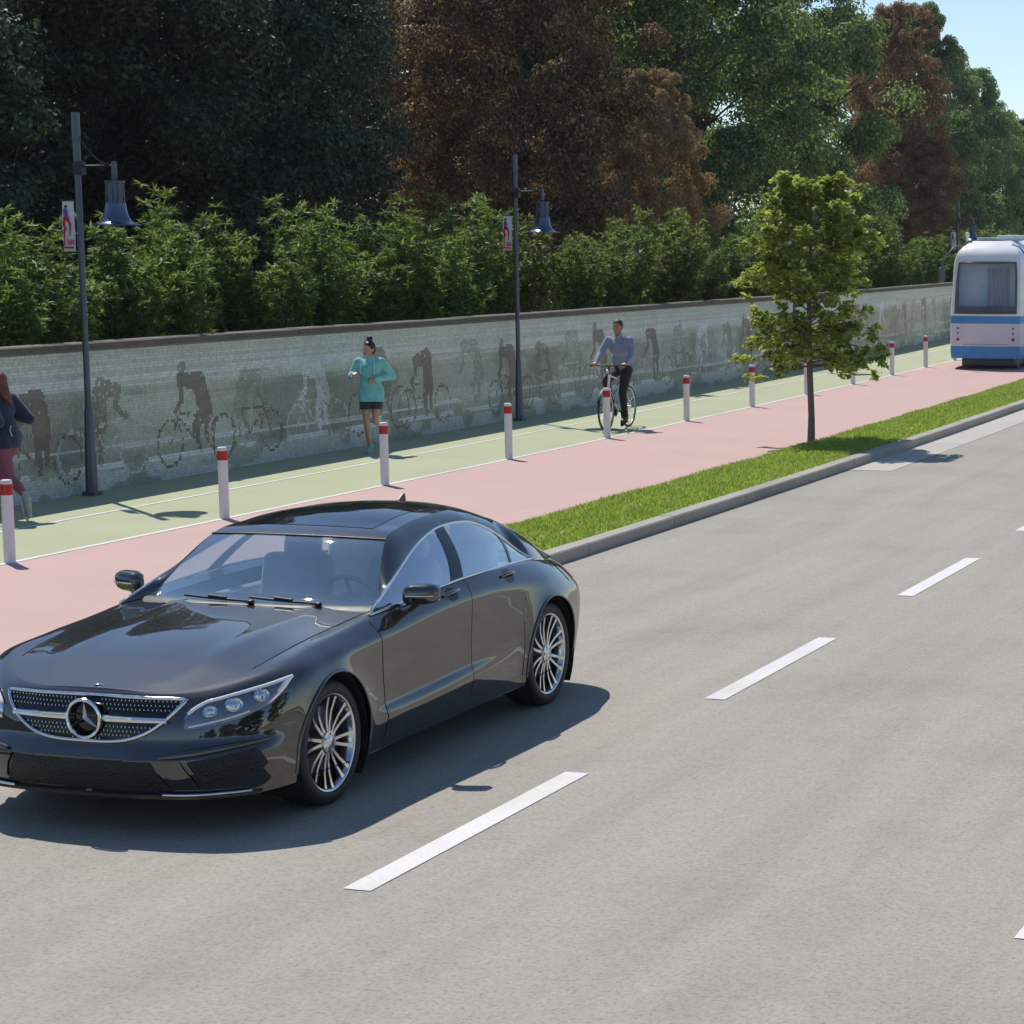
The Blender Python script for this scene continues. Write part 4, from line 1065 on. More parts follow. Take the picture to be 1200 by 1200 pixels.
# front end
def front():
    mb = MB()
    def patch(x0, x1, zt, zb, nx, nz, off):
        rows = []
        for i in range(nx+1):
            x = x0+(x1-x0)*i/nx; a, b = zb(x), zt(x)
            rows.append([fr(x, a+(b-a)*j/nz, off) for j in range(nz+1)])
        return rows
    GW = .53
    gt = lambda x: .708-.006*(abs(x)/GW)**2
    gb = lambda x: .482+.216*(abs(x)/GW)**3.4
    mb.grid(patch(-GW, GW, gt, gb, 48, 12, .004))
    for r in range(11):
        z = .475+.0215*r
        for c in range(46):
            x = -.51+.0225*c+(.011 if r % 2 else 0)
            if gb(x)+.014 < z < gt(x)-.012 and abs(z-.598) > .03 and math.hypot(x, z-.596) > .112:
                p = fr(x, z, .010); mb.ell(p, (.0036,.004,.0062), nu=6, nv=4, mat=1)
    grille = mb.build('grille', [M['gloss_black'], M['chrome']], car, smooth=True)
    mb = MB(); xs = [-GW+2*GW*i/60 for i in range(61)]
    loop = [fr(x, gt(x), .010) for x in xs]+[fr(x, gb(x), .012) for x in xs[::-1][1:-1]]
    mb.tube(loop, .0105, 6, closed=True); mb.build('grille_frame', M['chrome'], grille, smooth=True)
    for sx in (1,-1):
        mb = MB(); rows = []
        for i in range(17):
            x = .095+(.455-.095)*i/16; h = .019-.004*i/16
            p = fr(sx*x, .600, 0)
            rows.append([(p[0], p[1]-o, .600+h*k) for k, o in ((-1,.008),(-.8,.022),(0,.027),(.8,.022),(1,.008))])
        mb.grid(rows, flip=sx < 0); mb.build('grille_bar', M['chrome'], grille, smooth=40)
    # ringed three-pointed star
    c = Vector(fr(0, .596, .022)); 
    mb = MB(); mb.tube([c+Vector((.096*math.sin(a), -.012, .098*math.cos(a))) for a in [2*PI*k/40 for k in range(40)]], .0095, 8, closed=True)
    for k in range(3):
        a = 2*PI*k/3; d = Vector((math.sin(a),0,math.cos(a))); n = Vector((d.z,0,-d.x)); t = c+d*.092; b = c; f = Vector((0,-.020,0))
        bis = (-d).normalized(); a2 = a+PI/3; d2 = Vector((math.sin(a2),0,math.cos(a2)))*.018
        a3 = a-PI/3; d3 = Vector((math.sin(a3),0,math.cos(a3)))*.018
        mb.add([c+f, c+d2+Vector((0,-.004,0)), t+Vector((0,-.006,0)), c+d3+Vector((0,-.004,0)), t+Vector((0,-.012,0))], [(0,1,2,4),(0,4,2,3)])
    mb.build('emblem', M['chrome'], grille, smooth=40)
    mb = MB(); mb.lathe([(.001,-.004),(.088,-.004),(.092,.012)], c, 'Y', 28); mb.build('emblem_disc', M['gloss_black'], grille, smooth=True)
    p = S(-1.35, 5.0); h = BV.ray_cast(Vector((0,-.755,2)), Vector((0,0,-1)))[0]
    mb = MB(); mb.lathe([(.001,.004),(.017,.0035),(.020,0)], (0,-.745,h.z+.003), 'Z', 16); mb.build('bonnet_badge', M['chrome'], car, smooth=True)
    # lower intakes
    it = lambda x: .398-.006*(x/.44)**2
    ib = lambda x: .238
    mb = MB(); rows = []
    for j in range(9):
        z = .236+.162*j/8; w = .50-.09*j/8-.01
        rows.append([fr(-w+2*w*i/30, z, .004) for i in range(31)])
    mb.grid(rows, flip=True); mb.build('lower_intake', M['intake'], car, smooth=True)
    for sx in (1,-1):
        mb = MB(); rows = []
        for i in range(15):
            u = i/14; t = -.835+.30*u; w1 = 1.08+.18*u if u < .86 else 1.26-.45*(u-.86)/.14; w0 = .34+.30*max(0, u-.3)+(.10*(1-u/.14) if u < .14 else 0)
            w0 = .40+.12*u+(.25*((u-.8)/.2)**2 if u > .8 else 0)
            if u < .2: w0 = w0+.62*(1-u/.2)
            rows.append([(lambda p: (sx*p[0], p[1], p[2]))(SN(t, w0+(w1-w0)*j/6, .004)) for j in range(7)])
        mb.grid(rows, flip=sx < 0); mb.build('side_intake', M['intake'], car, smooth=True)
        # painted blade over the side intake
        mb = MB(); pts = []
        for i in range(17):
            u = i/16; t = -.98+.47*u; pts.append((lambda p: (sx*p[0], p[1], p[2]))(SN(t, 1.20+.20*u, .003)))
        mb.tube(pts, [.006+.016*math.sin(PI*min(1, .12+.86*i/16)) for i in range(17)], 8); mb.build('bumper_blade', M['carpaint'], car, smooth=True)
        # strut between the intakes
        mb = MB(); mb.grid([[tuple(np.array((sx,1,1))*SN(-.985+.14*k/4+d, w, .010)) for k in range(5)] for d, w in ((-.03,1.12),(.0,.85),(.035,.55),(.06,.28))], flip=sx > 0); mb.build('bumper_strut', M['carpaint'], car, smooth=True)
    # splitter lip
    mb = MB(); L = []
    for i in range(49):
        q = -1+2*i/48; t = -1.40+.86*abs(q); p = SN(t, 0.02, .0); L.append((math.copysign(p[0], q) if q else 0, p[1], p[2]))
    mb.grid([[(x, y+.02, z+.012) for x, y, z in L], [(x*1.008, y-.020, z+.010) for x, y, z in L], [(x*1.008, y-.022, z-.006) for x, y, z in L], [(x, y+.03, z-.014) for x, y, z in L]])
    mb.build('splitter', M['gloss_black'], car, smooth=35)
    for sx in (1,-1):
        mb = MB(); mb.tube([(lambda p: (sx*(p[0]+.004), p[1]-.018, p[2]+.016))(SN(t, .02, 0)) for t in [-.98+.40*k/14 for k in range(15)]], .009, 6); mb.build('splitter_trim', M['chrome'], car, smooth=True)
    # headlamps
    for sx in (1,-1):
        X = lambda p: (sx*p[0], p[1], p[2])
        def wt(u): return (2.35+.75*min(1, u/.22)**.7 if u < .22 else 3.10+.14*math.sin(PI*(u-.22)/.78))+.06*max(0, u-.8)
        def wb(u): return 1.93+.10*u+1.07*u**2.6
        def pt(u, v, off): t = -.865+.48*u; a, b = wb(u), wt(u); return X(SN(t, a+(b-a)*v, off))
        n = 28
        mb = MB(); mb.grid([[pt(i/n, j/8, .002) for j in range(9)] for i in range(n+1)], flip=sx < 0); hl = mb.build('headlight', M['lampblack'], car, smooth=True)
        mb = MB()
        for u, v, r in ((.25,.46,.042),(.43,.48,.052),(.63,.50,.046)):
            cpt = Vector(pt(u, v, .006)); nrm = (Vector(pt(u, v, .03))-cpt).normalized()
            ux = nrm.cross(Vector((0,0,1))).normalized(); uz = ux.cross(nrm)
            for q0, q1 in (((1,.0),(.9,.012)),((.9,.012),(.72,.004)),((.72,.004),(.45,.014)),((.45,.014),(.02,.017))):
                mb.grid([[cpt+ux*math.cos(a)*r*q[0]+uz*math.sin(a)*r*q[0]*.8+nrm*q[1] for a in [2*PI*k/18 for k in range(18)]] for q in (q0, q1)], closeu=True)
        mb.build('projector', M['chrome'], hl, smooth=True)
        mb = MB(); mb.tube([pt(.03+.95*i/20, .90, .012) for i in range(21)], .0095, 6); mb.tube([pt(.05+.5*i/10, .10, .010) for i in range(11)], .005, 6); mb.tube([pt(.80+.14*i/8, .2+.6*i/8, .010) for i in range(9)], .010, 6)
        mb.build('light_strip', M['drl'], hl, smooth=True)
        mb = MB(); mb.grid([[pt(i/n, j/8, .024*math.sin(PI*min(max(i/n, .02), .98))**.5*math.sin(PI*min(max(j/8, .02), .98))**.4+.003) for j in range(9)] for i in range(n+1)], flip=sx < 0); mb.build('lens', M['lampglass'], hl, smooth=True)
        # tail lamp
        mb = MB(); mb.grid([[X(SN(3.50+.40*i/10, 3.05+.75*j/5, .004)) for j in range(6)] for i in range(11)], flip=sx < 0); mb.build('tail_light', M['redlens'], car, smooth=True)
front()
# wheels
def make_wheel(yc, sx):
    X = .925
    c = (sx*.0, 0, 0)
    mb = MB()                                              # hub and disc
    mb.lathe([(.001,-.10),(.19,-.10),(.19,-.085),(.07,-.085),(.07,-.03),(.001,-.03)], axis='X', seg=32)
    wh = mb.build('wheel', M['disc'], car, smooth=40)
    wh.location = (sx*X, yc, .343); wh.rotation_euler = (random.uniform(0, .6), 0, 0 if sx > 0 else PI)
    R = .343
    mb = MB(); mb.lathe([(.262,-.235),(.300,-.243),(.330,-.225),(.3425,-.19),(R,-.15),(R,-.075),(.3415,-.040),(.332,-.012),(.312,.001),(.290,.002),(.272,-.003),(.262,-.014)], axis='X', seg=64)
    for k in range(4):
        x = -.19+.042*k; mb.lathe([(R+.0008,x),(R-.006,x+.003),(R-.006,x+.007),(R+.0008,x+.010)], axis='X', seg=64)
    ty = mb.build('tyre', M['rubber'], wh, smooth=40)
    mb = MB(); mb.lathe([(.2655,-.235),(.245,-.20),(.238,-.10),(.240,-.05),(.252,-.016),(.258,-.008),(.2655,-.006),(.2665,-.012)], axis='X', seg=64)
    rim = mb.build('rim', M['rimmetal'], wh, smooth=40)
    mb = MB(); mb.lathe([(.234,-.11),(.09,-.095)], axis='X', seg=40); mb.build('rim_pocket', M['rimdark'], rim, smooth=True)
    mb = MB(); N = 16
    for k in range(N):
        a = 2*PI*(k+(.12 if k % 2 else -.12))/N
        ca, sa = math.cos(a), math.sin(a)
        def pt(r, s, x): return (x, ca*r-sa*s, sa*r+ca*s)
        rows = []
        for r, wdt, x, dp in ((.040,.010,-.022,.03),(.10,.009,-.030,.03),(.17,.0080,-.027,.03),(.225,.0095,-.016,.03),(.250,.0125,-.009,.03)):
            rows.append([pt(r, -wdt, x-dp), pt(r, -wdt, x), pt(r, wdt, x), pt(r, wdt, x-dp)])
        mb.grid(rows)
    mb.build('spokes', M['rimmetal'], rim, smooth=30)
    mb = MB(); mb.lathe([(.001,-.008),(.030,-.009),(.036,-.014),(.062,-.018),(.066,-.03),(.066,-.05)], axis='X', seg=30)
    for k in range(5):
        a = 2*PI*k/5; mb.lathe([(.001,-.010),(.0075,-.010),(.0075,-.02)], (0,.047*math.cos(a),.047*math.sin(a)), 'X', 8)
    mb.build('hub_cap', M['rimmetal'], rim, smooth=40)
for yc in AY:
    for sx in (1,-1): make_wheel(yc, sx)
# ------------------------------------------------------------------ people
def skin(name, col):
    t = NT(name); b = t.bsdf(Base_Color=col, Roughness=.5); b.inputs['Subsurface Weight'].default_value = .12; b.inputs['Subsurface Radius'].default_value = (.02,.008,.005)
    n = t.noise(18, 4, .6, t.obj()); r = t.ramp(n.outputs[0], [(.35, sc(col, .88)), (.65, sc(col, 1.1))]); t.l(r.outputs[0], b.inputs['Base Color']); return t.mat
def cloth(name, col, rough=.85):
    t = NT(name); b = t.bsdf(Roughness=rough); b.inputs['Sheen Weight'].default_value = .2
    n = t.noise(9, 5, .65, t.obj()); r = t.ramp(n.outputs[0], [(.3, sc(col, .82)), (.7, sc(col, 1.12))]); t.l(r.outputs[0], b.inputs['Base Color'])
    t.bump(n.outputs[0], .5, .03, b); return t.mat
V3 = Vector
def hand(mb, wrist, d, palm_n, side, curl, k=1.0):
    """palm, four unequal bent fingers and a thumb leaving the side of the palm"""
    d = d.normalized(); n = (palm_n-d*palm_n.dot(d)).normalized(); u = d.cross(n).normalized()*side
    c = wrist+d*.05*k
    mb.cap(wrist, .022*k, wrist+d*.03*k, .024*k)
    for q in (-.5, -.17, .17, .5): mb.cap(wrist+d*.015*k+u*q*.030*k, .014*k, wrist+d*.085*k+u*q*.060*k, .0125*k, 8)
    for i, (q, L) in enumerate(((-.5,.066),(-.17,.080),(.17,.086),(.5,.074))):
        p = wrist+d*.088*k+u*q*.062*k; a = 0
        for s_, r0, r1 in ((.46,.0100,.0092),(.32,.0092,.0084),(.26,.0084,.0072)):
            a += curl*(.9 if s_ == .46 else 1.0); dd = d*math.cos(a)+n*math.sin(a); e = p+dd*L*s_*k
            mb.cap(p, r0*k, e, r1*k, 8); p = e
    p = wrist+d*.028*k+u*.026*k; q = p+(d*.55+u*.62+n*.35).normalized()*.040*k; r = q+(d*.85+u*.05+n*.55).normalized()*.032*k
    mb.cap(p, .0135*k, q, .0115*k, 8); mb.cap(q, .0115*k, r, .009*k, 8)
def head_mb(mb, c, yaw, pitch=0, k=1.0, male=False):
    R = Matrix.Rotation(yaw, 3, 'Z') @ Matrix.Rotation(pitch, 3, 'X')
    at = lambda x, y, z: V3(c)+R@V3((x*k, y*k, z*k))
    mb.ell(at(0,.012,.028), (.074*k,.094*k,.092*k), R, nu=20, nv=14)            # skull
    mb.ell(at(0,-.022,-.035), (.058*k,.066*k,.082*k), R, nu=18, nv=12)           # face
    mb.ell(at(0,-.052,-.092), ((.034 if male else .028)*k,.030*k,.026*k), R)     # chin
    for s in (1,-1): mb.ell(at(.038*s,-.05,-.03), (.022*k,.022*k,.022*k), R); mb.ell(at(.073*s,.012,-.015), (.010*k,.02*k,.032*k), R)
    mb.cap(at(0,-.082,.012), .010*k, at(0,-.104,-.024), .0135*k, 8)               # nose
    mb.cap(at(-.03,-.080,.022), .011*k, at(.03,-.080,.022), .011*k, 8)            # brow
    mb.cap(at(-.016,-.083,-.060), .010*k, at(.016,-.083,-.060), .010*k, 8)        # mouth
    return at, R
def figure_body(J, male=False, k=1.0, voxel=.0075, curl=(.45,.45), palm=None, bare_feet=False):
    mb = MB(); P = {q: V3(v) for q, v in J.items()}
    pel, che, nk, hd = P['pelvis'], P['chest'], P['neck'], P['head']
    w = 1.08 if male else .95
    mb.ell(pel, (.150*w,.105,.105)); mb.ell(pel.lerp(che, .45), (.122*w,.088,.15)); mb.ell(che, (.150*w,.104,.155))
    mb.cap(P['shL'], .050*w, che+V3((.06,0,.05)), .075); mb.cap(P['shR'], .050*w, che+V3((-.06,0,.05)), .075)
    mb.cap(nk-V3((0,0,.05)), .058*w, hd+V3((0,.012,-.06)), .050*w)
    at, R = head_mb(mb, hd, J.get('yaw', V3((0,0,0)))[0], J.get('yaw', (0,0,0))[1], k, male)
    for s in 'LR':
        h, kn, an, to = P['hip'+s], P['kn'+s], P['an'+s], P['to'+s]
        mb.cap(h, .086*w, h.lerp(kn, .5), .070*w); mb.cap(h.lerp(kn, .5), .070*w, kn, .050*w)
        d = (an-kn); back = V3((0,1,0)) if abs(d.normalized().y) < .8 else V3((0,0,-1))
        mb.cap(kn, .049*w, kn.lerp(an, .35)+back*.012, .052*w); mb.cap(kn.lerp(an, .35)+back*.012, .051*w, an, .034*w)
        f = (to-an); mb.cap(an, .036, an+f*.95+V3((0,0,0)), .026); mb.cap(an-f*.22+V3((0,0,-.03)), .032, an+f*.8, .028)
        sh, el, wr = P['sh'+s], P['el'+s], P['wr'+s]
        mb.cap(sh, .050*w, el, .036*w); mb.cap(el, .036*w, el.lerp(wr, .3), .038*w); mb.cap(el.lerp(wr, .3), .038*w, wr, .024*w)
        dirn = V3(palm[s][0]) if palm else (wr-el); hand(mb, wr, dirn, V3(palm[s][1]) if palm else V3((0,-.3,-1)), 1 if s == 'L' else -1, curl[0 if s == 'L' else 1])
    me = remesh(mb, voxel, 2); return me, P, at, R
def garment(caps, ells, voxel=.010, cuts=(), smooth=3):
    mb = MB()
    for a, ra, b, rb in caps: mb.cap(a, ra, b, rb, 14)
    for c, d, R in ells: mb.ell(c, d, R, nu=18, nv=12)
    me = remesh(mb, voxel, smooth)
    for co, no in cuts:
        bm = bmesh.new(); bm.from_mesh(me); g = bmesh.ops.bisect_plane(bm, geom=bm.verts[:]+bm.edges[:]+bm.faces[:], plane_co=co, plane_no=no, clear_outer=True)
        ed = [e for e in g['geom_cut'] if isinstance(e, bmesh.types.BMEdge)]
        # turn the hem in so that the cloth has an edge
        r = bmesh.ops.extrude_edge_only(bm, edges=ed); vs = [v for v in r['geom'] if isinstance(v, bmesh.types.BMVert)]
        if vs:
            c = sum((v.co for v in vs), V3())/len(vs)
            for v in vs: v.co = v.co.lerp(c, .10)-V3(no)*.004
        bm.to_mesh(me); bm.free()
    me.polygons.foreach_set('use_smooth', [True]*len(me.polygons)); return me
def shoe(P, s, par, matu, mats, k=1.0):
    an, to = P['an'+s], P['to'+s]; f = (to-an); L = f.length; d = f.normalized(); 
    up = V3((0,0,1)); 
    if abs(d.z) > .8: up = V3((0,1,0)) if d.y > -.5 else V3((0,1,0))
    x = d.cross(up).normalized(); up = x.cross(d).normalized()
    R = Matrix((x, d, up)).transposed()
    mb = MB(); heel = an-d*.055-up*.045; toe = to+d*.02-up*.012
    mb.cap(heel+up*.035, .040, an.lerp(to, .45)-up*.005, .040); mb.cap(an.lerp(to, .45)-up*.008, .040, toe, .030); mb.cap(an-up*.0, .044, heel+up*.03, .042)
    o = link_mesh('shoe', remesh(mb, .008, 2), matu, par)
    mb = MB(); mid = heel.lerp(toe, .5); ln = (toe-heel).length/2+.045
    rows = []
    for h in (-.030, -.014):
        rows.append([mid+x*(.043*math.copysign(abs(math.sin(a))**.8, math.sin(a)))+d*(ln*math.cos(a))+up*h for a in [2*PI*q/22 for q in range(22)]])
    mb.grid(rows, closeu=True); mb.add(rows[0], [tuple(range(22))]); mb.add(rows[1], [tuple(range(22))]); mb.build('sole', mats, o, smooth=40, fixn=True)
def eyes(at, R, par, k=1.0):
    mbw, mbd, mbl = MB(), MB(), MB()
    for s in (1,-1):
        a = MB(); a.ell(at(.030*s,-.0835,.002), (.012*k,.007*k,.007*k), R, nu=8, nv=6); a.build('eye', M['eyewhite'], par, smooth=True)
        a = MB(); a.ell(at(.030*s,-.0885,.002), (.0055*k,.004*k,.0055*k), R, nu=8, nv=6); a.build('iris', M['hairblack'], par, smooth=True)
        a = MB(); a.cap(at(.046*s,-.083,.019), .004*k, at(.018*s,-.091,.021), .0045*k, 6); a.build('eyebrow', M['hairblack'], par, smooth=True)
    a = MB(); a.cap(at(-.019,-.0915,-.060), .0045*k, at(.019,-.0915,-.060), .0045*k, 8); a.ell(at(0,-.0935,-.060), (.014*k,.006*k,.0075*k), R); a.build('lips', M['lips'], par, smooth=True)
M['eyewhite'] = plain('eye_white', (.6,.58,.55), .3, vary=0); M['hairblack'] = plain('black_hair', (.012,.010,.010), .45, vary=.3, scale=40); M['lips'] = plain('lips', (.36,.12,.10), .45, vary=0)
M['hairred'] = plain('auburn_hair', (.16,.045,.022), .5, vary=.4, scale=30); M['hairbrown'] = plain('short_brown_hair', (.04,.025,.016), .6, vary=.3, scale=50)
M['skin1'] = skin('skin_light', (.50,.29,.20)); M['skin2'] = skin('skin_tan', (.36,.19,.12))
M['teal'] = cloth('turquoise_jacket', (.20,.56,.56)); M['shorts'] = cloth('dark_shorts', (.035,.038,.055)); M['shoe_teal'] = plain('shoe_turquoise', (.10,.42,.45), .6)
M['sole'] = plain('shoe_sole', (.55,.55,.55), .7); M['navy'] = cloth('navy_jacket', (.014,.022,.058)); M['rose'] = cloth('rose_leggings', (.26,.065,.115)); M['shoe_grey'] = plain('shoe_grey', (.33,.37,.40), .6)
M['sweater'] = cloth('blue_sweater', (.24,.29,.40)); M['trousers'] = cloth('black_trousers', (.010,.010,.011)); M['shoe_black'] = plain('shoe_black', (.012,.012,.012), .4); M['piping'] = plain('reflective_piping', (.7,.75,.75), .4, vary=0); M['collar'] = cloth('shirt_collar', (.55,.45,.47))
def jacket_parts(P, w=1.0, infl=.02, sleeve=True):
    pel, che = P['pelvis'], P['chest']; E = [(pel+V3((0,0,-.02)), (.156*w+infl,.113+infl,.26), None), (pel.lerp(che, .45), (.138*w+infl,.098+infl,.17), None), (che, (.152*w+infl,.108+infl,.16), None)]
    C = [(P['shL'], .056*w+infl*.5, che+V3((.05,0,.05)), .08+infl*.5), (P['shR'], .056*w+infl*.5, che+V3((-.05,0,.05)), .08+infl*.5), (P['neck']-V3((0,0,.06)), .075+infl*.3, P['neck']+V3((0,.005,.0)), .060+infl*.2)]
    for s in 'LR':
        sh, el, wr = P['sh'+s], P['el'+s], P['wr'+s]
        C += [(sh, .056*w+infl*.5, el, .046+infl*.6), (el, .046+infl*.6, el.lerp(wr, .97), .032+infl*.4)]
    return C, E
# runner in turquoise
def runner():
    s, o = 30.65, -16.49
    t = thing('person', 'person running in a turquoise jacket and dark shorts, black hair in a top bun', 'person', road(s, o), -heading(s)+.2)
    J = dict(pelvis=(0,.0,.90), chest=(0,-.03,1.22), neck=(0,-.03,1.40), head=(-.005,-.045,1.525), shL=(.165,-.02,1.345), shR=(-.165,-.02,1.345),
             elL=(.30,.09,1.13), wrL=(.13,-.16,1.10), elR=(-.295,.06,1.13), wrR=(-.20,-.20,1.17), hipL=(.085,0,.86), hipR=(-.085,0,.86),
             knL=(.07,-.05,.47), anL=(.05,.31,.45), toL=(.05,.40,.33), knR=(-.045,-.13,.485), anR=(-.02,-.05,.095), toR=(-.02,-.20,.045), yaw=(-.55,0,0))
    me, P, at, R = figure_body(J, False, .97, palm={'L': ((-.75,-.55,.05),(-.3,.1,-.9)), 'R': ((.45,-.85,.2),(.4,.1,-.9))}, curl=(.75,.75))
    b = link_mesh('body', me, M['skin1'], t)
    C, E = jacket_parts(P, .98, .024)
    C += [(P['hip'+q]+V3((0,0,.06)), .112, P['hip'+q].lerp(P['kn'+q], .45), .110) for q in 'LR']
    j = link_mesh('jacket', garment(C, E, cuts=[((0,0,.765), (0,0,-1))]), M['teal'], t)
    m = MB()
    for sx in (1,-1): m = MB(); m.tube([(sx*.085,-.105,1.40),(sx*.105,-.145,1.30),(sx*.10,-.155,1.17)], .006, 5); m.build('piping', M['piping'], j, smooth=True)
    C = [(P['hip'+q], .098, P['hip'+q].lerp(P['kn'+q], .62), .092) for q in 'LR']
    link_mesh('shorts', garment(C, [(P['pelvis'], (.165,.118,.12), None)], cuts=[((0,0,.655), (0,0,-1))]), M['shorts'], t)
    mb = MB(); mb.ell(at(0,.020,.040), (.082,.098,.088), R, nu=20, nv=12); mb.ell(at(0,.058,-.01), (.07,.062,.07), R); mb.ell(at(0,.03,.155), (.045,.045,.05), R); mb.cap(at(0,.03,.11), .03, at(0,.03,.14), .035)
    h = link_mesh('hair', remesh(mb, .007, 2), M['hairblack'], t)
    bm = bmesh.new(); bm.from_mesh(h.data); pc = at(0,-.045,.048); pn = R@V3((0,-1,-.75)); bmesh.ops.bisect_plane(bm, geom=bm.verts[:]+bm.edges[:]+bm.faces[:], plane_co=pc, plane_no=pn, clear_outer=True); bm.to_mesh(h.data); bm.free()
    eyes(at, R, t)
    for q in 'LR': shoe(P, q, t, M['shoe_teal'], M['sole'])
runner()
def woman_navy():
    P0_ = road(21.82, -16.42)
    t = thing('person', 'person jogging in a navy jacket and rose leggings, auburn hair, at the left edge', 'person', P0_, math.radians(-112))
    J = dict(pelvis=(0,.0,.88), chest=(0,-.06,1.21), neck=(0,-.075,1.38), head=(0,-.10,1.515), shL=(.16,-.05,1.335), shR=(-.16,-.05,1.335),
             elL=(.25,.13,1.10), wrL=(.19,-.10,1.06), elR=(-.24,.12,1.10), wrR=(-.17,-.12,1.14), hipL=(.085,0,.85), hipR=(-.085,0,.85),
             knL=(.075,.09,.47), anL=(.06,.30,.25), toL=(.06,.33,.075), knR=(-.07,-.20,.52), anR=(-.06,-.16,.13), toR=(-.06,-.30,.12), yaw=(.1,0,0))
    me, P, at, R = figure_body(J, False, .97, curl=(.7,.7), palm={'L': ((-.2,-.95,.1),(-.9,0,-.2)), 'R': ((.2,-.95,.2),(.9,0,-.2))})
    link_mesh('body', me, M['skin1'], t)
    C, E = jacket_parts(P, .98, .022)
    C += [(P['hip'+q]+V3((0,0,.06)), .114, P['hip'+q].lerp(P['kn'+q], .40), .118) for q in 'LR']
    j = link_mesh('jacket', garment(C, E, cuts=[((0,0,.80), (0,0,-1))]), M['navy'], t)
    for y in (.125,): 
        m = MB(); m.tube([(.05,y,.93),(.075,y-.005,1.0),(.06,y+.004,1.05)], .005, 5); m.build('piping', M['piping'], j, smooth=True)
    C = []
    for q in 'LR': C += [(P['hip'+q], .093, P['kn'+q], .058), (P['kn'+q], .057, P['kn'+q].lerp(P['an'+q], .40)+V3((0,.012,0)), .057), (P['kn'+q].lerp(P['an'+q], .40)+V3((0,.012,0)), .057, P['an'+q].lerp(P['kn'+q], .22), .041)]
    link_mesh('leggings', garment(C, [(P['pelvis'], (.158,.113,.115), None)]), M['rose'], t)
    mb = MB(); mb.ell(at(0,.022,.036), (.086,.102,.092), R, nu=20, nv=12); mb.cap(at(0,.06,-.01), .07, at(.01,.10,-.12), .062); mb.cap(at(.01,.10,-.10), .062, at(.0,.15,-.20), .035); mb.cap(at(.04,.08,-.06), .05, at(.05,.13,-.15), .03)
    h = link_mesh('hair', remesh(mb, .008, 1), M['hairred'], t)
    bm = bmesh.new(); bm.from_mesh(h.data); bmesh.ops.bisect_plane(bm, geom=bm.verts[:]+bm.edges[:]+bm.faces[:], plane_co=at(0,-.05,.045), plane_no=R@V3((0,-1,-.6)), clear_outer=True); bm.to_mesh(h.data); bm.free()
    eyes(at, R, t)
    for q in 'LR': shoe(P, q, t, M['shoe_grey'], M['sole'])
woman_navy()
# cyclist and bicycle (two things: the rider sits on the bicycle)
CYC = (36.02, -14.68)
def cyclist():
    s, o = CYC
    t = thing('person', 'person riding a white bicycle in a blue-grey sweater and black trousers, short dark hair', 'person', road(s, o), -heading(s))
    J = dict(pelvis=(0,.25,1.02), chest=(0,.12,1.36), neck=(0,.10,1.545), head=(-.01,.075,1.69), shL=(.195,.11,1.475), shR=(-.195,.11,1.475),
             elL=(.27,-.02,1.23), wrL=(.245,-.25,1.105), elR=(-.285,-.04,1.25), wrR=(-.27,-.27,1.115), hipL=(.09,.22,.98), hipR=(-.09,.22,.98),
             knL=(.115,-.06,.60), anL=(.105,.07,.205), toL=(.105,-.07,.13), knR=(-.12,-.20,.80), anR=(-.105,-.02,.48), toR=(-.105,-.16,.42), yaw=(-.12,0,0))
    me, P, at, R = figure_body(J, True, 1.02, curl=(.95,.95), palm={'L': ((-.1,-1,-.1),(-.1,-.2,-1)), 'R': ((.1,-1,-.1),(.1,-.2,-1))})
    link_mesh('body', me, M['skin2'], t)
    C, E = jacket_parts(P, 1.1, .016)
    sw = link_mesh('sweater', garment(C, E, cuts=[((0,.2,.965), (0,.25,-1))]), M['sweater'], t)
    mb = MB(); mb.tube([at(-.045,-.07,-.155), at(-.055,.0,-.13), at(0,.06,-.115), at(.055,0,-.13), at(.045,-.07,-.155)], .012, 6); mb.build('collar', M['collar'], sw, smooth=True)
    C = []
    for q in 'LR': C += [(P['hip'+q], .105, P['kn'+q], .072), (P['kn'+q], .072, P['an'+q]+V3((0,0,.02)), .054)]
    link_mesh('trousers', garment(C, [(P['pelvis'], (.175,.125,.11), None)]), M['trousers'], t)
    mb = MB(); mb.ell(at(0,.018,.045), (.082,.100,.088), R, nu=20, nv=12); mb.ell(at(0,.06,-.005), (.07,.058,.06), R)
    h = link_mesh('hair', remesh(mb, .007, 2), M['hairbrown'], t)
    bm = bmesh.new(); bm.from_mesh(h.data); bmesh.ops.bisect_plane(bm, geom=bm.verts[:]+bm.edges[:]+bm.faces[:], plane_co=at(0,-.05,.06), plane_no=R@V3((0,-1,-.7)), clear_outer=True); bm.to_mesh(h.data); bm.free()
    eyes(at, R, t)
    for q in 'LR': shoe(P, q, t, M['shoe_black'], M['shoe_black'])
cyclist()
M['bikewhite'] = plain('bicycle_white', (.72,.72,.74), .3, vary=.05); M['bikeblack'] = plain('bicycle_black', (.014,.014,.015), .5, vary=.1); M['spoke'] = plain('spoke_steel', (.6,.6,.62), .3, .9, vary=0)
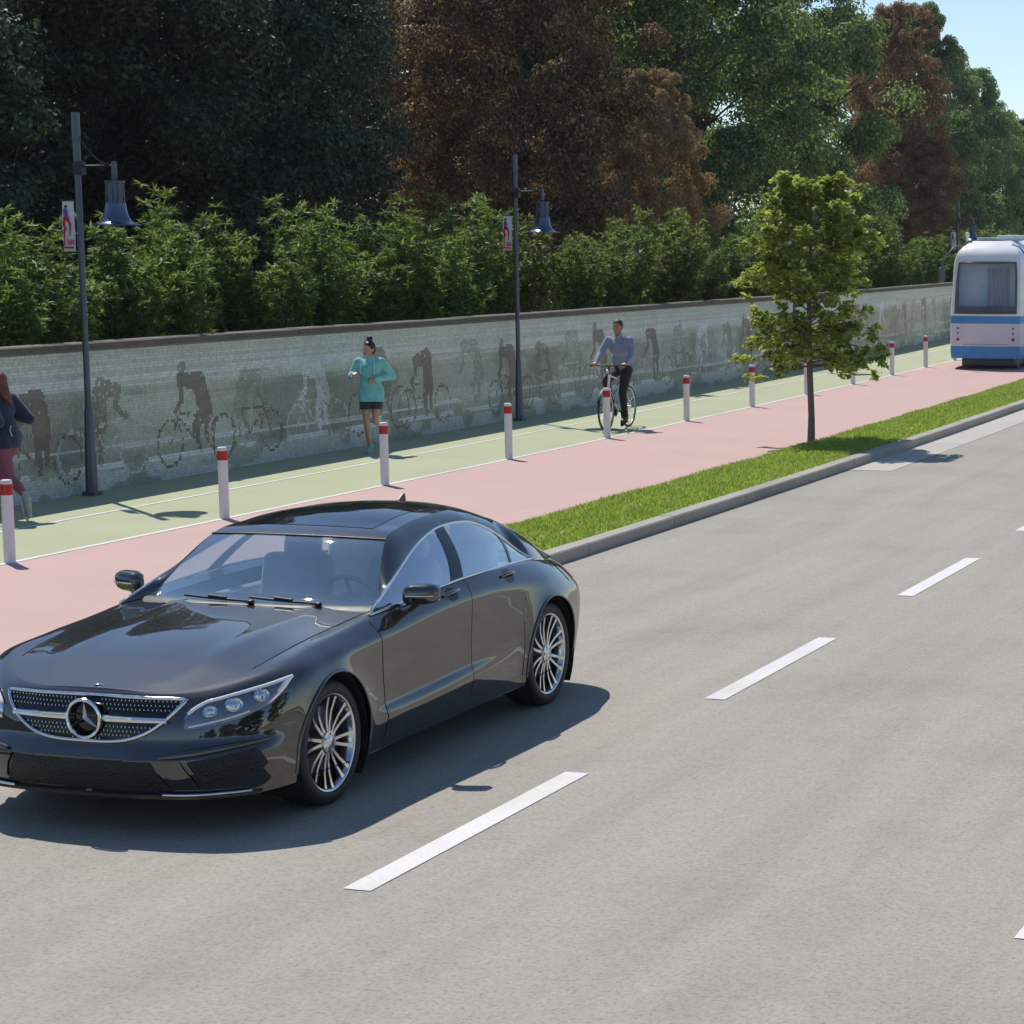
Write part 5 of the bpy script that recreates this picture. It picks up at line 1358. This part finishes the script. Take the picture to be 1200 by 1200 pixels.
def bicycle():
    s, o = CYC
    t = thing('bicycle', 'white upright bicycle with black tyres ridden along the green cycle path', 'bicycle', road(s, o), -heading(s))
    R = .335; F = V3((0,-.53,R+.012)); B = V3((0,.50,R+.012)); bb = V3((0,.04,.29)); st = V3((0,.20,.86)); hd = V3((0,-.36,.93)); hl = V3((0,-.40,.72))
    mb = MB()
    for a, b, r in ((bb, st, .017), (st-V3((0,.005,.06)), hd-V3((0,.01,.02)), .016), (bb, hl, .020), (hd, hl, .021)): mb.tube([a, b], r, 10)
    for sx in (1,-1):
        mb.tube([bb+V3((sx*.03,.02,0)), B+V3((sx*.055,0,0))], .010, 8); mb.tube([st-V3((0,-.01,.06)), B+V3((sx*.055,0,0))], .009, 8)
    mb.build('frame', M['bikewhite'], t, smooth=True)
    mb = MB()
    for sx in (1,-1): mb.tube([hl+V3((sx*.035,-.01,-.03)), F+V3((sx*.05,.06,.22)), F+V3((sx*.05,0,0))], .012, 8)
    mb.tube([hl+V3((-.05,-.01,-.03)), hl+V3((.05,-.01,-.03))], .014, 8); mb.build('fork', M['bikewhite'], t, smooth=True)
    for c in (F, B):
        mb = MB(); mb.tube([c+V3((0,R*math.cos(a),R*math.sin(a))) for a in [2*PI*k/48 for k in range(48)]], .019, 8, closed=True)
        w = mb.build('wheel', M['bikeblack'], t, smooth=True)
        mb = MB(); mb.tube([c+V3((0,(R-.022)*math.cos(a),(R-.022)*math.sin(a))) for a in [2*PI*k/48 for k in range(48)]], .010, 6, closed=True); mb.build('rim', M['spoke'], w, smooth=True)
        mb = MB(); mb.tube([c+V3((-.05,0,0)), c+V3((.05,0,0))], .018, 8)
        for k in range(24):
            a = 2*PI*k/24; mb.tube([c+V3((.03*(1 if k % 2 else -1), .02*math.cos(a+.6), .02*math.sin(a+.6))), c+V3((0,(R-.02)*math.cos(a),(R-.02)*math.sin(a)))], .0022, 4)
        mb.build('spokes', M['spoke'], w, smooth=True)
    for c, a0, a1 in ((F, 20, 165), (B, -10, 150)):
        mb = MB(); rows = []
        for k in range(21):
            a = math.radians(a0+(a1-a0)*k/20) if c is F else math.radians(180-(a0+(a1-a0)*k/20))
            rows.append([c+V3((x,-(R+.036-abs(x)*.25)*math.cos(a)*(-1 if c is F else 1)*-1,(R+.036-abs(x)*.25)*math.sin(a))) for x in (-.027,-.014,0,.014,.027)])
        mb.grid(rows); mb.build('mudguard', M['bikewhite'] if c is B else M['bikeblack'], t, smooth=True)
    mb = MB(); mb.tube([hd, hd+V3((0,-.01,.12))], .014, 8); mb.tube([hd+V3((0,-.01,.12)), hd+V3((0,-.07,.135))], .015, 8)
    mb.tube([V3((-.33,-.335,1.075)), V3((-.22,-.36,1.08)), V3((-.12,-.44,1.075)), V3((.12,-.44,1.075)), V3((.22,-.36,1.08)), V3((.33,-.335,1.075))], .012, 8)
    hb = mb.build('handlebar', M['bikeblack'], t, smooth=True)
    for sx in (1,-1): mb = MB(); mb.tube([V3((sx*.345,-.332,1.075)), V3((sx*.225,-.36,1.08))], .018, 10); mb.build('grip', M['bikeblack'], hb, smooth=True)
    mb = MB(); mb.tube([st, st+V3((0,.02,.06))], .013, 8); mb.ell(st+V3((0,.06,.075)), (.085,.11,.028)); mb.ell(st+V3((0,-.05,.078)), (.035,.11,.02)); mb.build('saddle', M['bikeblack'], t, smooth=True)
    mb = MB(); mb.lathe([(.001,-.006),(.085,-.006),(.085,.006),(.001,.006)], bb+V3((-.05,0,0)), 'X', 24); mb.tube([bb-V3((.08,0,0)), bb+V3((.08,0,0))], .014, 8)
    mb.tube([bb+V3((.075,0,0)), bb+V3((.08,.02,-.165))], .011, 6); mb.tube([bb-V3((.075,0,0)), bb+V3((-.08,-.02,.165))], .011, 6); ck = mb.build('crank', M['bikeblack'], t, smooth=True)
    for p in (bb+V3((.115,.0,-.17)), bb+V3((-.115,-.05,.105))): mb = MB(); mb.rbox(p, (.09,.09,.022), .006); mb.build('pedal', M['bikeblack'], ck, smooth=40)
    mb = MB(); mb.ell(V3((0,-.44,.98)), (.03,.03,.03)); mb.build('front_light', M['spoke'], t, smooth=True)
bicycle()

# ------------------------------------------------------------------ tram
M['tramwhite'] = plain('tram_white', (.86,.86,.88), .28, vary=.05, scale=2); M['tramblue'] = plain('tram_blue', (.06,.27,.60), .28, vary=.08, scale=2); M['tramlilac'] = plain('tram_lilac', (.68,.65,.73), .3, vary=.05, scale=2)
M['tramgrey'] = plain('tram_grey', (.10,.11,.13), .4, vary=.2); M['curtain'] = cloth('cab_curtain', (.56,.44,.49)); M['cabwall'] = plain('cab_wall', (.86,.90,.92), .6, vary=.06, scale=3); M['tramroof'] = plain('tram_roof', (.40,.45,.50), .5, vary=.15, scale=3)
M['tramglass'] = glassmat('tram_glass', (.90,.96,.97), .05, mult=.8); M['sideglass'] = plain('tram_side_glass', (.035,.045,.06), .06, .0, vary=.1, scale=2); M['redlamp'] = plain('tail_red', (.45,.03,.02), .2, vary=0)
def tram():
    s0 = 56.6; P = road(s0, -12.47); hdg = heading(64)
    t = thing('tram', 'white and blue tram with curtained cab window, standing on the pink tram lane', 'tram', P, -hdg)
    ZS = [.28,.40,.58,.585,.80,1.0,1.14,1.145,1.33,1.335,1.42,1.80,2.2,2.58,2.66,2.80,2.92,3.02,3.10,3.15,3.18]
    HW = {.28:.97,.40:1.0}
    def hw(z): return 1.10*(1.0 if z < 1.4 else 1-.045*((z-1.4)/1.2) if z < 2.6 else .955-.10*((z-2.6)/.32)**1.6 if z < 2.92 else .855-.30*((z-2.92)/.26)**1.3)*(.985 if z < .35 else 1)
    def ns(y): return .79+.21*(1-(1-min(1, y/1.9))**2.2)
    def lean(z): return 0 if z < 1.4 else .25*((z-1.4)/1.3) if z < 2.7 else .25+.50*((z-2.7)/.48)**2
    def matz(z): return 1 if (z < .58 or 1.14 <= z < 1.33) else (2 if z < 1.14 else 0)
    mats = [M['tramwhite'], M['tramblue'], M['tramlilac']]
    mb = MB(); YS = [.0,.05,.14,.3,.55,.9,1.4,2.0]+[2+1.0*k for k in range(1, 15)]
    for i in range(len(ZS)-1):
        for sx in (1,-1):
            rows = [[(sx*hw(z)*ns(y), y+lean(z)*(1-min(1, y/2.5)), z) for y in YS] for z in (ZS[i], ZS[i+1])]
            mb.grid(rows, matz(ZS[i]+.001), flip=sx > 0)
    rows = [[(hw(3.18)*ns(y)*q, y+lean(3.18)*(1-min(1, y/2.5)), 3.18+.03*(1-q*q)) for q in (-1,-.5,0,.5,1)] for y in YS]; mb.grid(rows, 0)
    # nose: a gently bowed front; the windscreen opening is left out
    XQ = [-1,-.90,-.86,-.5,0,.5,.86,.90,1]
    for i in range(len(ZS)-1):
        z0, z1 = ZS[i], ZS[i+1]
        for k in range(len(XQ)-1):
            if 1.41 < z0 < 2.59 and 2 <= k <= 5: continue
            f = lambda q, z: (hw(z)*ns(0)*q, lean(z)-.05*(1-q*q), z)
            mb.add([f(XQ[k], z0), f(XQ[k+1], z0), f(XQ[k+1], z1), f(XQ[k], z1)], [(0,1,2,3)], matz(z0+.001))
    ye = YS[-1]; mb.add([(sx*hw(z), ye, z) for sx, zz in ((1, ZS),(-1, ZS[::-1])) for z in zz], [tuple(range(2*len(ZS)))], 0)
    body_ = mb.build('body', mats, t, smooth=50, merge=.0005)
    f = lambda q, z, off=0: (hw(z)*ns(0)*q, lean(z)-.05*(1-q*q)-off, z)
    mb = MB(); mb.grid([[f(-.88+1.76*k/12, 1.42+1.24*j/6, -.01) for k in range(13)] for j in range(7)]); mb.build('windscreen', M['tramglass'], t, smooth=True)
    mb = MB(); loop = [f(q, 1.40, .01) for q in (-.88,-.44,0,.44,.88)]+[f(.88, z, .01) for z in (1.8,2.2)]+[f(q, 2.64, .01) for q in (.86,.44,0,-.44,-.86)]+[f(-.88, z, .01) for z in (2.2,1.8)]
    mb.tube(loop, .030, 6, closed=True); mb.build('windscreen_frame', M['tramgrey'], t, smooth=True)
    mb = MB(); mb.grid([[f(-.86+1.72*k/8, z, .004) for k in range(9)] for z in (1.42,1.50,1.57)]); mb.build('dark_band', M['tramgrey'], t, smooth=True)
    mb = MB(); mb.tube([f(-.05,1.50,.03), f(.05,1.55,.035), f(.42,1.52,.03)], .016, 6); mb.build('wiper', M['tramgrey'], t, smooth=True)
    mb = MB(); mb.box((0,.62,2.05), (1.58,.04,1.3)); mb.box((0,.3,1.36), (1.5,.5,.04)); mb.build('cab_wall', M['cabwall'], t, smooth=False)
    mb = MB(); rows = [[(-.02+.50*k/40, (.34 if z < 2 else .44)+.022*math.sin(k*1.15), z) for k in range(41)] for z in (1.52,2.50)]; mb.grid(rows); mb.tube([(-.06,.44,2.51),(.52,.44,2.51)], .012, 6); mb.build('curtain', M['curtain'], t, smooth=True)
    mb = MB(); mb.rbox((.0,.28,1.46), (1.45,.35,.16), .04); mb.build('dashboard', M['tramgrey'], t, smooth=40)
    for sx in (1,-1):
        for z, m, r in ((1.02,'tramgrey',.022),(.90,'tramgrey',.022),(.745,'redlamp',.036)):
            c = V3(f(sx*.80, z, .0)); mb = MB(); mb.lathe([(.001,-.028),(r*.8,-.026),(r,-.012),(r*1.15,0),(r*1.15,.015)], c, 'Y', 14); mb.build('lamp', M[m], t, smooth=True)
    mb = MB(); mb.grid([[f(-.66+1.32*k/6, z, .006) for k in range(7)] for z in (.62,.63)]); mb.build('panel_joint', M['tramgrey'], t, smooth=False)
    for sx in (1,-1):
        for y0, y1 in ((.42,1.25),(1.6,2.9),(3.0,4.3),(5.4,6.7),(6.8,8.1),(9.2,10.5),(10.6,11.9),(12.6,14.2)):
            mb = MB(); mb.grid([[(sx*(hw(z)*ns(y)+.004), y+lean(z)*(1-min(1, y/2.5)), z) for y in [y0+(y1-y0)*k/6 for k in range(7)]] for z in (1.44,1.8,2.2,2.50)], flip=sx > 0); mb.build('side_window', M['sideglass'], t, smooth=True)
        mb = MB(); mb.tube([(sx*.60,.30,3.09),(sx*.82,.10,3.03),(sx*1.02,-.04,2.80),(sx*1.10,-.06,2.52)], .020, 7); a = mb.build('mirror_arm', M['tramgrey'], t, smooth=True)
        mb = MB(); mb.rbox((sx*1.11,-.06,2.34), (.15,.09,.36), .035, 2); mb.build('mirror', M['tramgrey'], a, smooth=40)
    mb = MB(); mb.rbox((.15,1.15,3.22), (1.10,.45,.09), .03); mb.rbox((.1,6.5,3.27), (1.2,4.5,.14), .06); mb.build('roof_box', M['tramroof'], t, smooth=40)
    mb = MB(); mb.lathe([(.001,3.40),(.05,3.38),(.05,3.3),(.03,3.26),(.03,3.18)], (-.62,.8,0), 'Z', 12); mb.build('roof_beacon', M['tramwhite'], t, smooth=True)
    mb = MB(); mb.rbox((0,1.6,.20), (1.35,2.4,.26), .03); mb.rbox((0,6.5,.20), (1.5,6,.2), .03); mb.rbox((0,13.2,.20), (1.45,2.8,.26), .03); mb.build('undercarriage', M['tramgrey'], t, smooth=40)
    for y in (.95,2.3,12.4,14.0):
        for sx in (1,-1): mb = MB(); mb.lathe([(.001,-.06),(.22,-.06),(.22,.04),(.25,.045),(.25,.06),(.001,.06)], (sx*.62,y,.25), 'X', 24); mb.build('wheel', M['tramgrey'], t, smooth=35)
tram()
